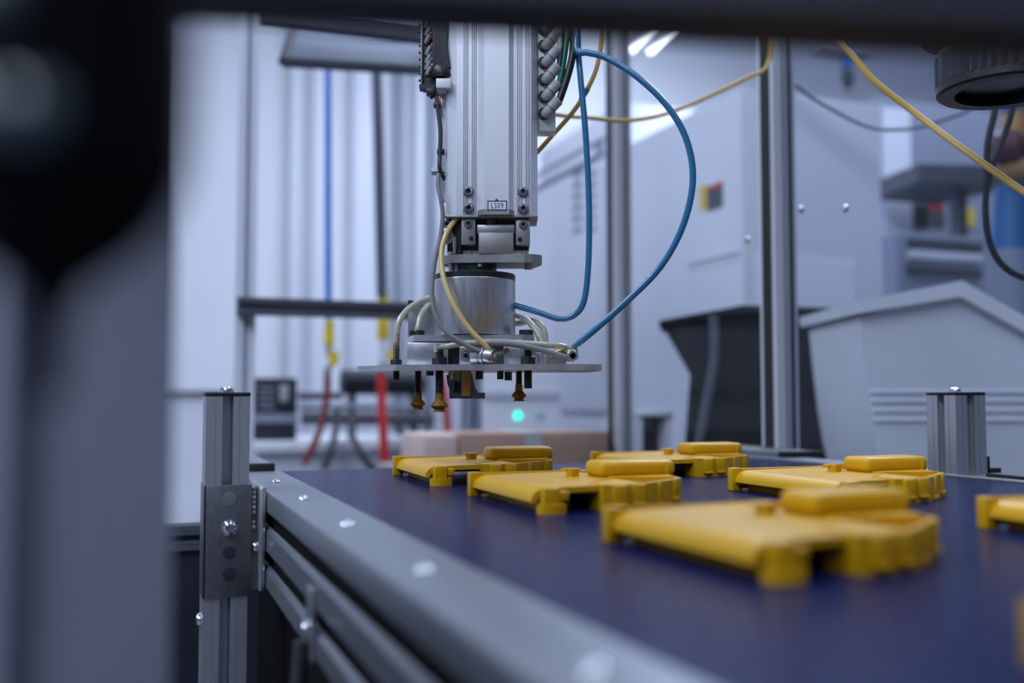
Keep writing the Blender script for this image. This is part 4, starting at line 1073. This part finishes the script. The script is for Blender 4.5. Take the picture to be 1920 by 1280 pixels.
wcable('black_cable', 'short black cable leaning left below the dark ring lamp, joining the bowed one', RUBBER, [(1910, 120, 1.37), (1898, 205, 1.37), (1880, 262, 1.37), (1862, 305, 1.36), (1852, 345, 1.355)], 0.0045)

# ceiling light with two tubes
o = pt(1238, 58, 5.2)
cl = thing('ceiling_light', 'twin tube fluorescent ceiling light seen above the guard panes', 'light', (o.x, o.y, o.z), -0.15)
bm = B(); bx(bm, (-0.09, -0.33, 0.018), (0.09, 0.33, 0.05), 0.006); obj('housing', bm, GREYM, cl)
for s in (-1, 1):
    bm = B(); cyl(bm, (s * 0.055, -0.30, 0.0), (s * 0.055, 0.30, 0.0), 0.014, seg=12); obj('fluorescent_tube', bm, TUBEL, cl)
for y in (-0.3, 0.3):
    bm = B(); cyl(bm, (0, y, 0.045), (0, y, 4.0 - o.z), 0.004, seg=8); obj('suspension_wire', bm, STEEL, cl)

# ================================================================== ring lamp / camera at top right
dr = 1.02
rc = pt(1885, 160, dr)
rg = thing('ring_lamp', 'dark ribbed inspection ring lamp with a camera hanging at the top right', 'lamp', (rc.x, rc.y, rc.z))
kr = dr / F
R = 122 * kr
bm = B()
n = 44
pr = []
for i in range(n * 2):
    a = math.pi * i / n
    rr_ = R if i % 2 == 0 else R * 0.962
    pr.append((rr_ * math.cos(a), rr_ * math.sin(a)))
prism(bm, pr, 4 * kr, 60 * kr); obj('ribbed_ring', bm, RINGG, rg, angle=20)
bm = B(); lathe(bm, [(R * 0.72, -14 * kr), (R * 0.94, -14 * kr), (R * 0.985, -10 * kr), (R * 0.985, 5 * kr), (R * 0.72, 5 * kr)], 64, None, cap=False); obj('lower_rim', bm, BLACK, rg)
bm = B(); lathe(bm, [(R * 0.74, 2 * kr), (R * 0.74, 6 * kr)], 48); obj('lens_disc', bm, LENSG, rg)
bm = B(); lathe(bm, [(R * 0.985, 60 * kr), (R * 0.97, 68 * kr), (R * 0.8, 74 * kr), (R * 0.8, 90 * kr)], 48); obj('top_rim', bm, BLACK, rg)
bm = B(); lathe(bm, [(R * 0.8, 84 * kr), (R * 1.18, 100 * kr), (R * 1.25, 150 * kr), (R * 1.25, 240 * kr)], 48); obj('lamp_hood', bm, NAVYB, rg)
bm = B(); box(bm, (0, 0, 300 * kr), (150 * kr, 150 * kr, 140 * kr), 0.004); obj('camera_body', bm, BLACK, rg)
bm = B(); bx(bm, (-20 * kr, 60 * kr, 260 * kr), (20 * kr, 80 * kr, 0.6), 0.002); obj('mount_bar', bm, DGREY, rg)

# ================================================================== machine base at the left behind the post
yb = 1.30
za = on_y(350, 985, yb).z; zb2 = on_y(350, 1032, yb).z
mb = thing('floor_cabinet', 'dark floor cabinet with a slotted beam on top, left of the bracket post', 'cabinet', (-0.1, yb, 0))
xr = 0.20; xl = -0.55
bm = B(); prism(bm, section(za - zb2), xl, xr, Matrix.Translation((0, (za - zb2) / 2, (za + zb2) / 2)) @ Matrix.Rotation(math.pi / 2, 4, 'Y')); obj('beam', bm, DGREY, mb)
bm = B(); bx(bm, (xl, 0.008, 0.0), (0.6, 0.014, zb2)); obj('panel', bm, NAVYB, mb)  # runs on past the beam as added dark backing behind the rail gap
# thin dark ledge line behind, at the far left
bm = B(); a = on_y(300, 737, 5.0); b_ = on_y(440, 734, 5.0)
bx(bm, (-2.6, 5.0, a.z - 0.006), (b_.x, 5.3, a.z + 0.012), 0.004)
lg = tag(obj('wall_cabinet', bm, DGREY), 'thin grey shelf edge far behind the left post', 'shelf')
bm = B(); bx(bm, (-2.55, 0.03, -a.z + 0.0), (b_.x - 0.03, 0.28, -0.006)); s2 = obj('cabinet_body', bm, WHITEM, None); s2.parent = lg
s2.location = (0, 5.0, a.z)
lg.name = 'low_cabinet'; lg['label'] = 'low white cabinet with a thin grey top edge far behind the left post'; lg['category'] = 'cabinet'

# ================================================================== foreground
# upright profile at the left edge
df = 0.36
fpz = pt(92, 745, df)
fgp = thing('upright_profile', 'very near blurred wide aluminium upright at the left picture edge', 'post', (fpz.x, fpz.y, 0), 0.06)
WF = 0.086
bm = B(); prism(bm, section(WF, 0.26, fine=False, dp=0.15), 0, 1.6, Matrix.Translation((0, WF / 2, 0))); obj('profile', bm, mat('dull_aluminium', (0.40, 0.42, 0.50), 0.5, 0.8, noise=0.06, nscale=30, stretch=(60, 60, 2)), fgp, angle=25)
# crossbeam along the top edge
a = pt(-420, -124, 0.334); b_ = pt(2500, 9, 0.322)
bmid = (a + b_) / 2
fb = thing('crossbeam', 'very near blurred dark beam across the top of the picture', 'beam', bmid, math.atan2((b_ - a).y, (b_ - a).x))
Lb = (b_ - a).length / 2
roll = math.asin((b_.z - a.z) / (2 * Lb))
bm = B(); prism(bm, section(0.034, fine=False), -Lb, Lb, Matrix.Rotation(-roll, 4, 'Y') @ Matrix.Rotation(math.pi / 2, 4, 'Y')); obj('bar', bm, NAVYB, fb)
# black sensor head at the upper left
ds = 0.175
ks = ds / F
so = pt(96, 500, ds)
sh_ = thing('sensor_head', 'very near blurred black sensor head with a tapering neck at the upper left', 'sensor', so, -AL)
bm = B()
lathe(bm, [(26 * ks, -250 * ks), (28 * ks, -160 * ks), (34 * ks, -90 * ks), (60 * ks, -40 * ks), (140 * ks, 20 * ks), (200 * ks, 90 * ks), (236 * ks, 170 * ks), (246 * ks, 260 * ks), (246 * ks, 640 * ks)], 40)
obj('body', bm, HOLE, sh_, angle=60)
for px, py, r in ((55, 285, 62), (165, 275, 55), (90, 70, 60)):
    p = pt(px, py, ds) - so
    x = p.dot(RT); z = p.z
    yv = -math.sqrt(max(0, (247 * ks) ** 2 - x * x))
    bm = B(); lathe(bm, [(r * ks, -0.004), (r * ks, 0.0008), (r * 0.8 * ks, 0.0016), (0.0004, 0.002)], 24, axis_m((x, yv, z), (x, yv, 0))); obj('indicator_window', bm, TEAL, sh_)
bm = B(); cyl(bm, (0, 0, 600 * ks), (0, 0, 0.45), 0.012); obj('stem', bm, BLACK, sh_)
